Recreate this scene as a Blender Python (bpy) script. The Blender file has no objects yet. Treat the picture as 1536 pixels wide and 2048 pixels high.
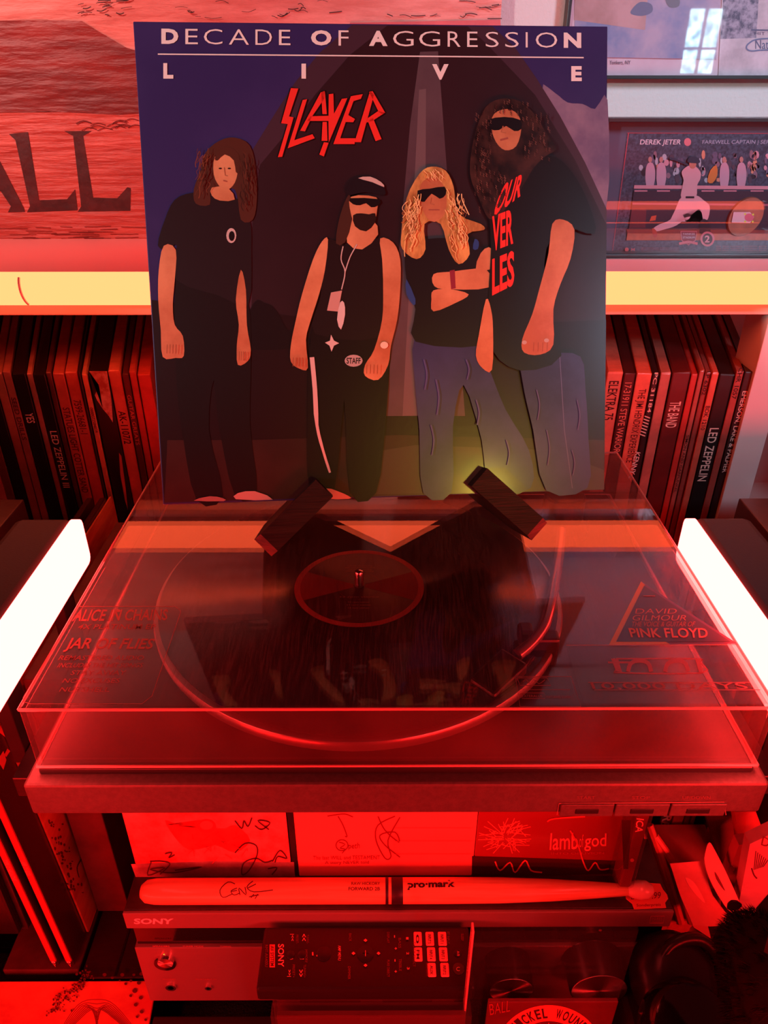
import bpy, bmesh, math, random
from mathutils import Vector, Matrix
random.seed(7)
S = bpy.context.scene; C = S.collection
# ---------------------------------------------------------------- camera
CAMZ = 0.79; F = 1489.4; PITCH = 0.5286; YAW = 0.0034
cam = bpy.data.objects.new('camera', bpy.data.cameras.new('camera')); C.objects.link(cam)
cam.location = (0, 0, CAMZ); cam.rotation_euler = (math.pi/2-PITCH, 0, -YAW)
cam.data.sensor_fit = 'HORIZONTAL'; cam.data.sensor_width = 36; cam.data.lens = F/1536*36; cam.data.clip_start = .02
S.camera = cam
# ---------------------------------------------------------------- view, world, lights
S.view_settings.view_transform = 'Standard'; S.view_settings.look = 'None'; S.view_settings.gamma = 1
S.view_settings.use_curve_mapping = False; S.view_settings.exposure = 0.0
w = bpy.data.worlds.new('world'); S.world = w; w.use_nodes = True
w.node_tree.nodes['Background'].inputs[0].default_value = (.15, .007, .008, 1); w.node_tree.nodes['Background'].inputs[1].default_value = 1.0
def lamp(name, kind, loc, aim, power, col, size=.1, sy=None, spot=None, blend=.6):
    l = bpy.data.lights.new(name, kind); l.energy = power; l.color = col
    if kind == 'AREA':
        l.size = size
        if name in ('window_daylight_fill', 'sign_fill', 'shelf_red_fill'): l.spread = math.radians(24)
        if sy: l.shape = 'RECTANGLE'; l.size_y = sy
    else: l.shadow_soft_size = size
    if spot: l.spot_size = math.radians(spot); l.spot_blend = blend
    o = bpy.data.objects.new(name, l); C.objects.link(o); o.location = Vector(loc)+Vector((0, 0, CAMZ))
    o.rotation_euler = (Vector(aim)-Vector(loc)).to_track_quat('-Z', 'Y').to_euler(); return o
lamp('sleeve_fill_spot', 'SPOT', (-1.35, -.85, .42), (.02, .62, .06), 92, (.80, 1, .96), .06, spot=23, blend=.8)  # unseen fill, added to light the sleeve in a neutral tone
lamp('sign_fill', 'AREA', (-1.3, -.5, .95), (-.52, 1.08, .12), 1.0, (1, .52, .46), .25, .25)  # unseen fill, added to brighten the painted sign
lamp('assumed_warm_lamp', 'SPOT', (.75, -1.75, .50), (.075, .46, -.20), 22, (1, .72, .10), .085, spot=6.6, blend=.6)  # unseen lamp, assumed from the yellow sheen low on the sleeve
lamp('shelf_red_fill', 'AREA', (0, .96, .95), (0, .97, -.19), 1.1, (1, .018, .014), 1.3, .05)  # unseen overhead fill, added to redden the shelf top
lamp('window_daylight_fill', 'AREA', (1.5, -1.4, 1.15), (.48, 1.0, .07), 1.8, (.62, .78, 1), .35, .6)  # unseen area lamp, added to carry window daylight onto the right wall
lamp('assumed_low_red_fill', 'AREA', (-.42, -.10, -.50), (.0, .36, -.60), 6.3, (1, .010, .010), .5, .06)  # unseen red fill, assumed low at left from the red-lit amplifier front
lamp('assumed_low_red_fill', 'AREA', (.40, -.10, -.36), (.14, .40, -.60), 7, (1, .010, .010), .4, .06)  # unseen red fill assumed at right, raised to brighten the carton too
# ---------------------------------------------------------------- projection helpers (metres, camera at origin; z gets +CAMZ on linking)
_f = Vector((math.sin(YAW)*math.cos(PITCH), math.cos(YAW)*math.cos(PITCH), -math.sin(PITCH)))
_r = Vector((math.cos(YAW), -math.sin(YAW), 0)); _u = _r.cross(_f)
def ray(px, py): return _r*((px-768)/F)+_u*((1024-py)/F)+_f
def atd(px, py, d): v = ray(px, py); return v*(d/v.y)
def ath(px, py, z): v = ray(px, py); return v*(z/v.z)
def atx(px, py, x): v = ray(px, py); return v*(x/v.x)
def onplane(p0, n): return lambda px, py: (lambda v: v*(p0.dot(n)/v.dot(n)))(ray(px, py))
def dplane(d): return lambda px, py: atd(px, py, d)
def zplane(z): return lambda px, py: ath(px, py, z)
# ---------------------------------------------------------------- materials
MATS = {}
def lin(c): return tuple(((x/255)/12.92 if x/255 <= .04045 else ((x/255+.055)/1.055)**2.4) for x in c)
def mat(name, col, rough=.5, metal=0, noise=None, bump=None, spec=.5, coat=0, emit=None, col2=None, scale=None, aniso=0):
    if name in MATS: return MATS[name]
    m = bpy.data.materials.new(name); m.use_nodes = True; nt = m.node_tree; b = nt.nodes['Principled BSDF']; MATS[name] = m
    b.inputs['Base Color'].default_value = (*col, 1); b.inputs['Roughness'].default_value = rough; b.inputs['Metallic'].default_value = metal
    b.inputs['Specular IOR Level'].default_value = spec; b.inputs['Coat Weight'].default_value = coat; b.inputs['Coat Roughness'].default_value = .12
    if aniso: b.inputs['Anisotropic'].default_value = aniso
    def N(t): return nt.nodes.new(t)
    tc = N('ShaderNodeTexCoord'); mp = N('ShaderNodeMapping'); nt.links.new(tc.outputs['Object'], mp.inputs[0])
    if scale: mp.inputs['Scale'].default_value = scale
    if noise or col2:
        n = N('ShaderNodeTexNoise'); n.inputs['Scale'].default_value = noise or 20; n.inputs['Detail'].default_value = 6; n.inputs['Roughness'].default_value = .65
        nt.links.new(mp.outputs[0], n.inputs[0]); r = N('ShaderNodeValToRGB'); nt.links.new(n.outputs['Fac'], r.inputs[0])
        c2 = col2 or tuple(c*.7 for c in col)
        r.color_ramp.elements[0].position = .38; r.color_ramp.elements[1].position = .62
        r.color_ramp.elements[0].color = (*c2, 1); r.color_ramp.elements[1].color = (*col, 1); nt.links.new(r.outputs[0], b.inputs['Base Color'])
    if bump:
        n = N('ShaderNodeTexNoise'); n.inputs['Scale'].default_value = bump[0]; n.inputs['Detail'].default_value = 5
        nt.links.new(mp.outputs[0], n.inputs[0]); bp = N('ShaderNodeBump'); bp.inputs['Strength'].default_value = bump[1]; bp.inputs['Distance'].default_value = bump[2] if len(bump) > 2 else .001
        nt.links.new(n.outputs['Fac'], bp.inputs['Height']); nt.links.new(bp.outputs[0], b.inputs['Normal'])
    if emit: b.inputs['Emission Color'].default_value = (*emit[0], 1); b.inputs['Emission Strength'].default_value = emit[1]
    return m
def ink(rgb, rough=.6, coat=0, spec=.3): return mat('ink_%d_%d_%d' % rgb, lin(rgb), rough, coat=coat, spec=spec)
def clear(name, tint, haze, hazecol, scratch=0, rough=.03, ior=1.45):
    m = bpy.data.materials.new(name); m.use_nodes = True; nt = m.node_tree; nt.nodes.clear(); MATS[name] = m
    N = lambda t: nt.nodes.new(t); L = nt.links.new
    out = N('ShaderNodeOutputMaterial'); tr = N('ShaderNodeBsdfTransparent'); tr.inputs[0].default_value = (*tint, 1)
    df = N('ShaderNodeBsdfDiffuse'); df.inputs[0].default_value = (*hazecol, 1); gl = N('ShaderNodeBsdfGlossy'); gl.inputs['Roughness'].default_value = rough
    m1 = N('ShaderNodeMixShader'); m2 = N('ShaderNodeMixShader'); fr = N('ShaderNodeFresnel'); ge = N('ShaderNodeNewGeometry'); mi = N('ShaderNodeMapRange'); mi.inputs[3].default_value = ior; mi.inputs[4].default_value = 1/ior; L(ge.outputs['Backfacing'], mi.inputs[0]); L(mi.outputs[0], fr.inputs[0])
    m1.inputs[0].default_value = haze
    L(tr.outputs[0], m1.inputs[1]); L(df.outputs[0], m1.inputs[2]); L(fr.outputs[0], m2.inputs[0]); L(m1.outputs[0], m2.inputs[1]); L(gl.outputs[0], m2.inputs[2]); L(m2.outputs[0], out.inputs[0])
    if scratch:
        tc = N('ShaderNodeTexCoord'); acc = None
        for k, (rz, sx, sy, sc) in enumerate([(.35, 500, 16, 1), (1.9, 600, 20, 1), (2.75, 420, 14, 1), (1.25, 560, 18, 1), (.9, 520, 14, 1)]):
            mp = N('ShaderNodeMapping'); mp.inputs['Rotation'].default_value = (0, 0, rz); mp.inputs['Scale'].default_value = (sx, sy, 30)
            dn = N('ShaderNodeTexNoise'); dn.inputs['Scale'].default_value = 9; L(tc.outputs['Object'], dn.inputs[0])
            ad = N('ShaderNodeVectorMath'); ad.operation = 'SCALE'; ad.inputs['Scale'].default_value = .02; L(dn.outputs['Color'], ad.inputs[0])
            a2 = N('ShaderNodeVectorMath'); L(tc.outputs['Object'], a2.inputs[0]); L(ad.outputs[0], a2.inputs[1]); L(a2.outputs[0], mp.inputs[0])
            n = N('ShaderNodeTexNoise'); n.inputs['Scale'].default_value = 2; n.inputs['Detail'].default_value = 1; L(mp.outputs[0], n.inputs[0])
            cr = N('ShaderNodeMapRange'); cr.inputs[1].default_value = .60; cr.inputs[2].default_value = .68; cr.inputs[4].default_value = scratch; L(n.outputs['Fac'], cr.inputs[0])
            if acc is None: acc = cr.outputs[0]
            else:
                s = N('ShaderNodeMath'); s.operation = 'MAXIMUM'; L(acc, s.inputs[0]); L(cr.outputs[0], s.inputs[1]); acc = s.outputs[0]
        bn = N('ShaderNodeTexNoise'); bn.inputs['Scale'].default_value = 14; bn.inputs['Detail'].default_value = 4; L(tc.outputs['Object'], bn.inputs[0])
        mr = N('ShaderNodeMapRange'); mr.inputs[1].default_value = .3; mr.inputs[2].default_value = .8; mr.inputs[3].default_value = haze*.5; mr.inputs[4].default_value = haze*1.8; L(bn.outputs['Fac'], mr.inputs[0])
        sx_ = N('ShaderNodeSeparateXYZ'); L(ge.outputs['Normal'], sx_.inputs[0]); sq = N('ShaderNodeMath'); sq.operation = 'MULTIPLY'; L(sx_.outputs[2], sq.inputs[0]); L(sx_.outputs[2], sq.inputs[1]); m0 = N('ShaderNodeMath'); m0.operation = 'MULTIPLY'; L(acc, m0.inputs[0]); L(sq.outputs[0], m0.inputs[1])
        mu = N('ShaderNodeMath'); mu.operation = 'MULTIPLY'; L(m0.outputs[0], mu.inputs[0]); L(bn.outputs['Fac'], mu.inputs[1])
        s = N('ShaderNodeMath'); L(mu.outputs[0], s.inputs[0]); L(mr.outputs[0], s.inputs[1]); L(s.outputs[0], m1.inputs[0])
    return m
def glow(name, col, st):
    m = bpy.data.materials.new(name); m.use_nodes = True; nt = m.node_tree; nt.nodes.clear(); MATS[name] = m
    e = nt.nodes.new('ShaderNodeEmission'); e.inputs[0].default_value = (*col, 1); e.inputs[1].default_value = st
    o = nt.nodes.new('ShaderNodeOutputMaterial'); nt.links.new(e.outputs[0], o.inputs[0]); return m
# ---------------------------------------------------------------- object helpers
ORG = {}
def org(p): return ORG.get(p.name, Vector((0, 0, 0))) if p else Vector((0, 0, 0))
def tag(o, label=None, cat=None, group=None, kind=None):
    if label: o['label'] = label
    if cat: o['category'] = cat
    if group: o['group'] = group
    if kind: o['kind'] = kind
    return o
def empty(name, loc, label, cat, group=None):
    o = bpy.data.objects.new(name, None); C.objects.link(o); o.empty_display_size = .02
    o.location = Vector(loc)+Vector((0, 0, CAMZ)); ORG[o.name] = Vector(loc); return tag(o, label, cat, group)
def link(name, bm, mats, parent=None, smooth=False):
    me = bpy.data.meshes.new(name)
    bmesh.ops.recalc_face_normals(bm, faces=bm.faces)
    vs = [v.co for v in bm.verts]
    if parent is None:
        lo = Vector((min(v.x for v in vs), min(v.y for v in vs), min(v.z for v in vs))); hi = Vector((max(v.x for v in vs), max(v.y for v in vs), 0))
        og = Vector(((lo.x+hi.x)/2, (lo.y+hi.y)/2, lo.z))
    else: og = org(parent)
    for v in bm.verts: v.co -= og
    bm.to_mesh(me); bm.free()
    for m in (mats if isinstance(mats, (list, tuple)) else [mats]): me.materials.append(m)
    if smooth:
        for p in me.polygons: p.use_smooth = True
        try: me.set_sharp_from_angle(angle=math.radians(40))
        except Exception: pass
    o = bpy.data.objects.new(name, me); C.objects.link(o)
    if parent: o.parent = parent
    else: o.location = og+Vector((0, 0, CAMZ))
    ORG[o.name] = og; return o
def box(bm, lo, hi, bev=0, seg=2, fn=None, mi=0):
    x0, y0, z0 = lo; x1, y1, z1 = hi
    vs = [bm.verts.new(p) for p in ((x0, y0, z0), (x1, y0, z0), (x1, y1, z0), (x0, y1, z0), (x0, y0, z1), (x1, y0, z1), (x1, y1, z1), (x0, y1, z1))]
    fs = [bm.faces.new([vs[i] for i in q]) for q in ((0, 3, 2, 1), (4, 5, 6, 7), (0, 1, 5, 4), (1, 2, 6, 5), (2, 3, 7, 6), (3, 0, 4, 7))]
    for f in fs: f.material_index = mi
    geo = vs
    if bev:
        es = list({e for f in fs for e in f.edges})
        r = bmesh.ops.bevel(bm, geom=es, offset=bev, segments=seg, profile=.5, affect='EDGES', material=-1)
        geo = list({v for v in r['verts']} | {v for v in vs if v.is_valid})
    if fn:
        for v in geo:
            if v.is_valid: v.co = fn(v.co.copy())
    return geo
def B(name, lo, hi, m, parent=None, bev=.001, fn=None):
    bm = bmesh.new(); box(bm, lo, hi, bev, fn=fn); return link(name, bm, m, parent)
def lathe(bm, prof, c, axis='z', n=48, mi=0):
    rings = []
    for r, h in prof:
        ring = []
        for i in range(n):
            a = 2*math.pi*i/n; ca, sa = math.cos(a)*r, math.sin(a)*r
            p = {'z': (ca, sa, h), 'y': (ca, h, sa), 'x': (h, ca, sa)}[axis]
            ring.append(bm.verts.new(Vector(c)+Vector(p)))
        rings.append(ring)
    for a, b in zip(rings, rings[1:]):
        for i in range(n): bm.faces.new((a[i], a[(i+1) % n], b[(i+1) % n], b[i])).material_index = mi
    for ring in (rings[0], rings[-1]):
        try: bm.faces.new(ring).material_index = mi
        except Exception: pass
def LT(name, prof, c, m, parent=None, axis='z', n=48):
    bm = bmesh.new(); lathe(bm, prof, c, axis, n); return link(name, bm, m, parent, smooth=True)
def tube(bm, pts, r, n=8, mi=0):
    pts = [Vector(p) for p in pts]; rr = r if isinstance(r, (list, tuple)) else [r]*len(pts); prev = None; rings = []
    for i, p in enumerate(pts):
        d = (pts[min(i+1, len(pts)-1)]-pts[max(i-1, 0)]).normalized()
        a = d.orthogonal().normalized() if prev is None else (prev-d*prev.dot(d)).normalized()
        prev = a; b = d.cross(a)
        rings.append([bm.verts.new(p+(a*math.cos(2*math.pi*k/n)+b*math.sin(2*math.pi*k/n))*rr[i]) for k in range(n)])
    for a, b in zip(rings, rings[1:]):
        for k in range(n): bm.faces.new((a[k], a[(k+1) % n], b[(k+1) % n], b[k])).material_index = mi
    bm.faces.new(rings[0][::-1]).material_index = mi; bm.faces.new(rings[-1]).material_index = mi
def smoothpts(pts, k=5, closed=True):
    out = []; n = len(pts)
    for i in range(n if closed else n-1):
        p0, p1, p2, p3 = (pts[(i-1) % n], pts[i], pts[(i+1) % n], pts[(i+2) % n]) if closed else (pts[max(i-1, 0)], pts[i], pts[i+1], pts[min(i+2, n-1)])
        for j in range(k):
            t = j/k; out.append(tuple(.5*((2*b)+(-a+c)*t+(2*a-5*b+4*c-d)*t*t+(-a+3*b-3*c+d)*t**3) for a, b, c, d in zip(p0, p1, p2, p3)))
    if not closed: out.append(pts[-1])
    return out
class Print:
    """flat print on a surface: shapes given on that surface, each layer a hair proud of the last"""
    def __init__(s, surf, nrm, step=.00006): s.surf = surf; s.n = Vector(nrm).normalized(); s.bm = bmesh.new(); s.k = 1; s.mats = []; s.step = step
    def mi(s, m):
        if m not in s.mats: s.mats.append(m)
        return s.mats.index(m)
    def P(s, p): return s.surf(p[0], p[1])+s.n*s.step*s.k
    def poly(s, pts, m, sm=0, up=True):
        if isinstance(m, tuple): m = ink(m)
        if sm: pts = smoothpts(pts, sm)
        vs = [s.bm.verts.new(s.P(p)) for p in pts]
        f = s.bm.faces.new(vs); f.material_index = s.mi(m)
        if len(vs) > 4: bmesh.ops.triangulate(s.bm, faces=[f])
        if up: s.k += 1
    def stroke(s, pts, wd, m, sm=0, up=True):
        if isinstance(m, tuple): m = ink(m)
        if sm: pts = smoothpts(pts, sm, False)
        L = []; R = []
        for i, p in enumerate(pts):
            a = pts[max(i-1, 0)]; b = pts[min(i+1, len(pts)-1)]; dx, dy = b[0]-a[0], b[1]-a[1]; l = math.hypot(dx, dy) or 1
            ww = wd[i*(len(wd)-1)//max(len(pts)-1, 1)] if isinstance(wd, (list, tuple)) else wd
            L.append((p[0]-dy/l*ww/2, p[1]+dx/l*ww/2)); R.append((p[0]+dy/l*ww/2, p[1]-dx/l*ww/2))
        LV = [s.bm.verts.new(s.P(p)) for p in L]; RV = [s.bm.verts.new(s.P(p)) for p in R]; mi = s.mi(m)
        for i in range(len(pts)-1): s.bm.faces.new((LV[i], LV[i+1], RV[i+1], RV[i])).material_index = mi
        if up: s.k += 1
    def disc(s, c, rx, ry, m, n=28, up=True, rot=0):
        s.poly([(c[0]+rx*math.cos(2*math.pi*i/n)*math.cos(rot)-ry*math.sin(2*math.pi*i/n)*math.sin(rot), c[1]+rx*math.cos(2*math.pi*i/n)*math.sin(rot)+ry*math.sin(2*math.pi*i/n)*math.cos(rot)) for i in range(n)], m, up=up)
    def text(s, t, quad, m, bold=0, up=True):
        """quad: TL, TR, BR, BL of the string's box on the surface"""
        if isinstance(m, tuple): m = ink(m)
        vs, fs = glyphs(t, bold); x0 = min(v[0] for v in vs); x1 = max(v[0] for v in vs); y0 = min(v[1] for v in vs); y1 = max(v[1] for v in vs)
        TL, TR, BR, BL = quad; nv = []
        for x, y in vs:
            a = (x-x0)/((x1-x0) or 1); b = (y1-y)/((y1-y0) or 1)
            nv.append(s.bm.verts.new(s.P(tuple((TL[i]*(1-a)+TR[i]*a)*(1-b)+(BL[i]*(1-a)+BR[i]*a)*b for i in (0, 1)))))
        mi = s.mi(m)
        for f in fs:
            try: s.bm.faces.new([nv[i] for i in f]).material_index = mi
            except Exception: pass
        if up: s.k += 1
    def done(s, name, parent):
        bm = s.bm; bm.normal_update()
        for f in bm.faces:
            if f.normal.dot(s.n) < 0: f.normal_flip()
        me = bpy.data.meshes.new(name); og = org(parent)
        for v in bm.verts: v.co -= og
        bm.to_mesh(me); bm.free()
        for m in s.mats: me.materials.append(m)
        o = bpy.data.objects.new(name, me); C.objects.link(o); o.parent = parent; ORG[o.name] = og; return o
GC = {}
def glyphs(t, bold=0):
    if (t, bold) in GC: return GC[(t, bold)]
    cu = bpy.data.curves.new('t', 'FONT'); cu.body = t; cu.size = 1; cu.offset = bold; cu.resolution_u = 3
    o = bpy.data.objects.new('t', cu); C.objects.link(o); dg = bpy.context.evaluated_depsgraph_get()
    me = o.evaluated_get(dg).to_mesh(); r = ([(v.co.x, v.co.y) for v in me.vertices], [tuple(p.vertices) for p in me.polygons])
    o.evaluated_get(dg).to_mesh_clear(); bpy.data.objects.remove(o); bpy.data.curves.remove(cu); GC[(t, bold)] = r; return r
def rect(x0, y0, x1, y1): return [(x0, y0), (x1, y0), (x1, y1), (x0, y1)]

# ---------------------------------------------------------------- shared materials
wallm = mat('wall_paint', lin((205, 190, 188)), .7, bump=(260, .55, .0015))
white_lam = mat('white_laminate', lin((214, 200, 195)), .35, bump=(500, .05))
black_wood = mat('black_brown_laminate', lin((46, 34, 32)), .35, noise=60, scale=(1, 12, 12))
blk = mat('black_plastic', lin((34, 30, 30)), .32)
blkm = mat('matte_black', lin((44, 38, 38)), .55, bump=(900, .25, .0004))
gloss_blk = mat('gloss_black', lin((18, 15, 15)), .07, coat=.5)
alu = mat('brushed_metal_dark', lin((128, 112, 108)), .38, metal=.1, bump=(700, .1), scale=(.05, 1, 1))
silver = mat('polished_silver', (.85, .82, .8), .15, metal=1, aniso=.6)
carpet = mat('carpet', lin((80, 66, 62)), .95, noise=220, bump=(500, 1, .004))
card = mat('cardboard', lin((214, 198, 188)), .7, noise=70)
paper = mat('paper_white', lin((228, 214, 206)), .6)
stick = mat('hickory', lin((226, 178, 128)), .42, noise=12, col2=lin((205, 152, 104)), scale=(1, 22, 22), coat=.3)
glow_back = glow('led_diffuser_back', (1, .100, .034), 7.0)
glow_side = glow('led_diffuser_side', (1, .042, .038), 25)

# ================================================================ SETTING
o = B('floor', (-2.6, -2.6, -.83), (2.6, 1.6, -.79), carpet, bev=0); tag(o, kind='structure')
WY = 1.10
bm = bmesh.new(); box(bm, (-2.6, WY, -.79), (2.6, WY+.08, 1.6)); tag(link('wall_back', bm, wallm), kind='structure')
# wall behind the photographer, with the window whose panes show in the picture glass
FY = -2.4; gx = lambda px, py: (lambda v: (v.x/v.y*(WY+WY-FY), v.z/v.y*(WY+WY-FY)))(ray(px, py))
wx0, wz0 = gx(1352, 152); wx1, wz1 = gx(1452, 12)
bm = bmesh.new()
for lo, hi in (((-2.6, FY-.1, -.79), (wx0, FY, 1.6)), ((wx1, FY-.1, -.79), (2.6, FY, 1.6)), ((wx0, FY-.1, -.79), (wx1, FY, wz0)), ((wx0, FY-.1, wz1), (wx1, FY, 1.6))): box(bm, lo, hi)
tag(link('wall_front', bm, wallm), kind='structure')
wf = empty('window_1', ((wx0+wx1)/2, FY-.05, wz0), None, None); tag(wf, kind='structure')
bm = bmesh.new(); t = .012
for lo, hi in (((wx0, FY-.06, wz0), (wx0+t, FY-.02, wz1)), ((wx1-t, FY-.06, wz0), (wx1, FY-.02, wz1)), ((wx0, FY-.06, wz0), (wx1, FY-.02, wz0+t)), ((wx0, FY-.06, wz1-t), (wx1, FY-.02, wz1)),
               (((wx0+wx1)/2-.006, FY-.06, wz0), ((wx0+wx1)/2+.006, FY-.02, wz1)), ((wx0, FY-.06, wz0*.6+wz1*.4-.006), (wx1, FY-.02, wz0*.6+wz1*.4+.006))): box(bm, lo, hi)
link('window_frame', bm, mat('window_frame', lin((90, 90, 100)), .5), wf)
m = glow('daylit_garden', (.45, .85, 1), 24); nt = m.node_tree; n = nt.nodes.new('ShaderNodeTexNoise'); n.inputs['Scale'].default_value = 22; tcx = nt.nodes.new('ShaderNodeTexCoord'); nt.links.new(tcx.outputs['Object'], n.inputs[0])
r = nt.nodes.new('ShaderNodeValToRGB'); r.color_ramp.elements[0].position = .35; r.color_ramp.elements[1].position = .6; r.color_ramp.elements[0].color = (.08, .3, .34, 1); r.color_ramp.elements[1].color = (.6, .95, 1, 1)
nt.links.new(n.outputs['Fac'], r.inputs[0]); nt.links.new(r.outputs[0], nt.nodes['Emission'].inputs[0])
for a, b in ((wx0, (wx0+wx1)/2), ((wx0+wx1)/2, wx1)):
    B('pane', (a+.004, FY-.045, wz0+.004), (b-.004, FY-.04, wz1-.004), m, wf, bev=0)

# ================================================================ RECORD SHELF
SD = .735; zt, zb = -.190, -.2035; zfl = -.580
sh = empty('record_shelf', (0, .9, -.79), 'white cube shelf holding the rows of vinyl behind the turntable', 'shelf')
B('shelf_board', (-.78, SD, zb), (.78, WY-.003, zt), white_lam, sh)
B('shelf_board', (-.78, SD, zfl-.038), (.78, WY-.003, zfl), white_lam, sh)
p = atd(1511, 742, SD); q = atd(1571, 742, SD)
for x0, x1, dp in ((p.x, q.x, .05), (-.78, -.742, .35), (-.02, .018, .35), (.742, .78, .35)): B('divider', (x0, SD, zfl), (x1, SD+dp, zb), white_lam, sh, bev=.0008)
B('shelf_board', (-.78, SD, -.79), (.78, WY-.003, -.76), white_lam, sh)
for x0 in (-.78, -.02, .742): B('divider', (x0, SD, -.76), (x0+.038, WY-.003, zfl-.038), white_lam, sh, bev=.0008)
B('back_panel', (-.742, WY-.012, zfl), (.742, WY-.0035, zb), mat('shelf_back', lin((150, 130, 128)), .6), sh, bev=0)
# light bars along the shelf front
def bar_x(x0, x1, label):
    e = empty('light_bar', ((x0+x1)/2, SD-.012, -.19), label, 'light bar')
    a = atd(768, 543, SD-.022).z; b = atd(768, 608, SD-.022).z
    c = (a+b)/2; h = (a-b)/2; cy = SD-.0235
    bm = bmesh.new(); tube(bm, [(x0+.004, cy, c), (x1-.004, cy, c)], h, 28); link('diffuser', bm, glow_back, e, smooth=True)
    B('housing', (x0, cy+h-.001, c-.010), (x1, SD-.0003, c+.006), blk, e, bev=.0004)
    for x in (x0, x1-.004): LT('end_cap', [(h+.0006, x), (h+.0006, x+.0038)], (0, cy, c), blk, e, 'x', 28)
    bm = bmesh.new(); xw = atd(52, 575, cy).x; tube(bm, [(xw+.0003*k, cy-(h+.0004)*math.cos(-.9+k*.18), c-(h+.0004)*math.sin(-.9+k*.18)) for k in range(11)], .0012, 6); link('retaining_wire', bm, mat('clear_wire', (.9, .9, .9), .2), e)
bar_x(-.56, .56, 'long horizontal glowing light bar along the shelf front behind the album sleeve')

# vinyl records: (x0,x1 at the spine top, colour, title or None, y0,y1 of title, text colour)
K = (24, 18, 18)
left = [(-62, -42, (120, 70, 60), None), (-42, -16, K, None), (-16, 4, (170, 110, 90), None),
 (4, 21, (168, 104, 92), ('SEED DRILLS', 795, 880, (60, 20, 20))), (22, 50, K, ('YES', 826, 846, (225, 205, 195))), (51, 64, (190, 130, 110), None),
 (65, 89, K, ('LED ZEPPELIN III', 862, 975, (230, 205, 190))), (90, 102, (120, 60, 52), None), (103, 127, (196, 96, 80), ('STATUES LIGHT COTTER SAND', 815, 985, (70, 20, 20))),
 (128, 154, (205, 105, 84), ('7599-26681-1', 800, 868, (80, 24, 22))), (155, 160, (60, 26, 24), None), (161, 173, (226, 150, 120), ('0888072584839', 815, 865, (70, 20, 20))),
 (175, 214, (34, 22, 22), None), (215, 241, (222, 128, 104), ('AK-1107/2', 822, 888, (40, 12, 12))), (242, 256, (92, 36, 32), ('GUITAR GREATS', 790, 890, (190, 110, 95))),
 (257, 272, (205, 90, 76), None), (273, 300, (214, 80, 66), None)]
right = [(1215, 1248, (224, 120, 96), ('ELEKTRA 75', 762, 840, (60, 16, 14))), (1249, 1273, (70, 24, 22), ('17-31911 STEVE WARIOR', 765, 905, (214, 120, 100))),
 (1274, 1306, (232, 110, 84), ('THE JIMI HENDRIX EXPERIENCE', 778, 925, (90, 24, 20))), (1307, 1320, (36, 20, 20), ('PC 31184', 745, 825, (228, 200, 180))), (1322, 1344, (190, 110, 92), None),
 (1346, 1383, (96, 24, 22), ('THE BAND', 803, 855, (226, 190, 170))), (1384, 1398, (190, 56, 46), None), (1399, 1410, (176, 90, 76), ('SIMON AND GARFUNKEL', 870, 985, (60, 18, 16))),
 (1411, 1424, (150, 66, 56), ('LP 6302', 742, 790, (50, 14, 12))), (1425, 1440, (214, 96, 74), ('BDK 1210', 812, 860, (70, 20, 18))), (1441, 1472, (28, 16, 16), ('LED ZEPPELIN', 856, 962, (224, 196, 180))),
 (1473, 1489, (170, 76, 64), ('CHR 1057', 735, 798, (50, 14, 12))), (1490, 1510, (50, 20, 20), ('EMERSON, LAKE & PALMER', 782, 945, (222, 186, 170)))]
names = {(175, 214): ('worn black', 'pale torn patch running down its spine')}
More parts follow.
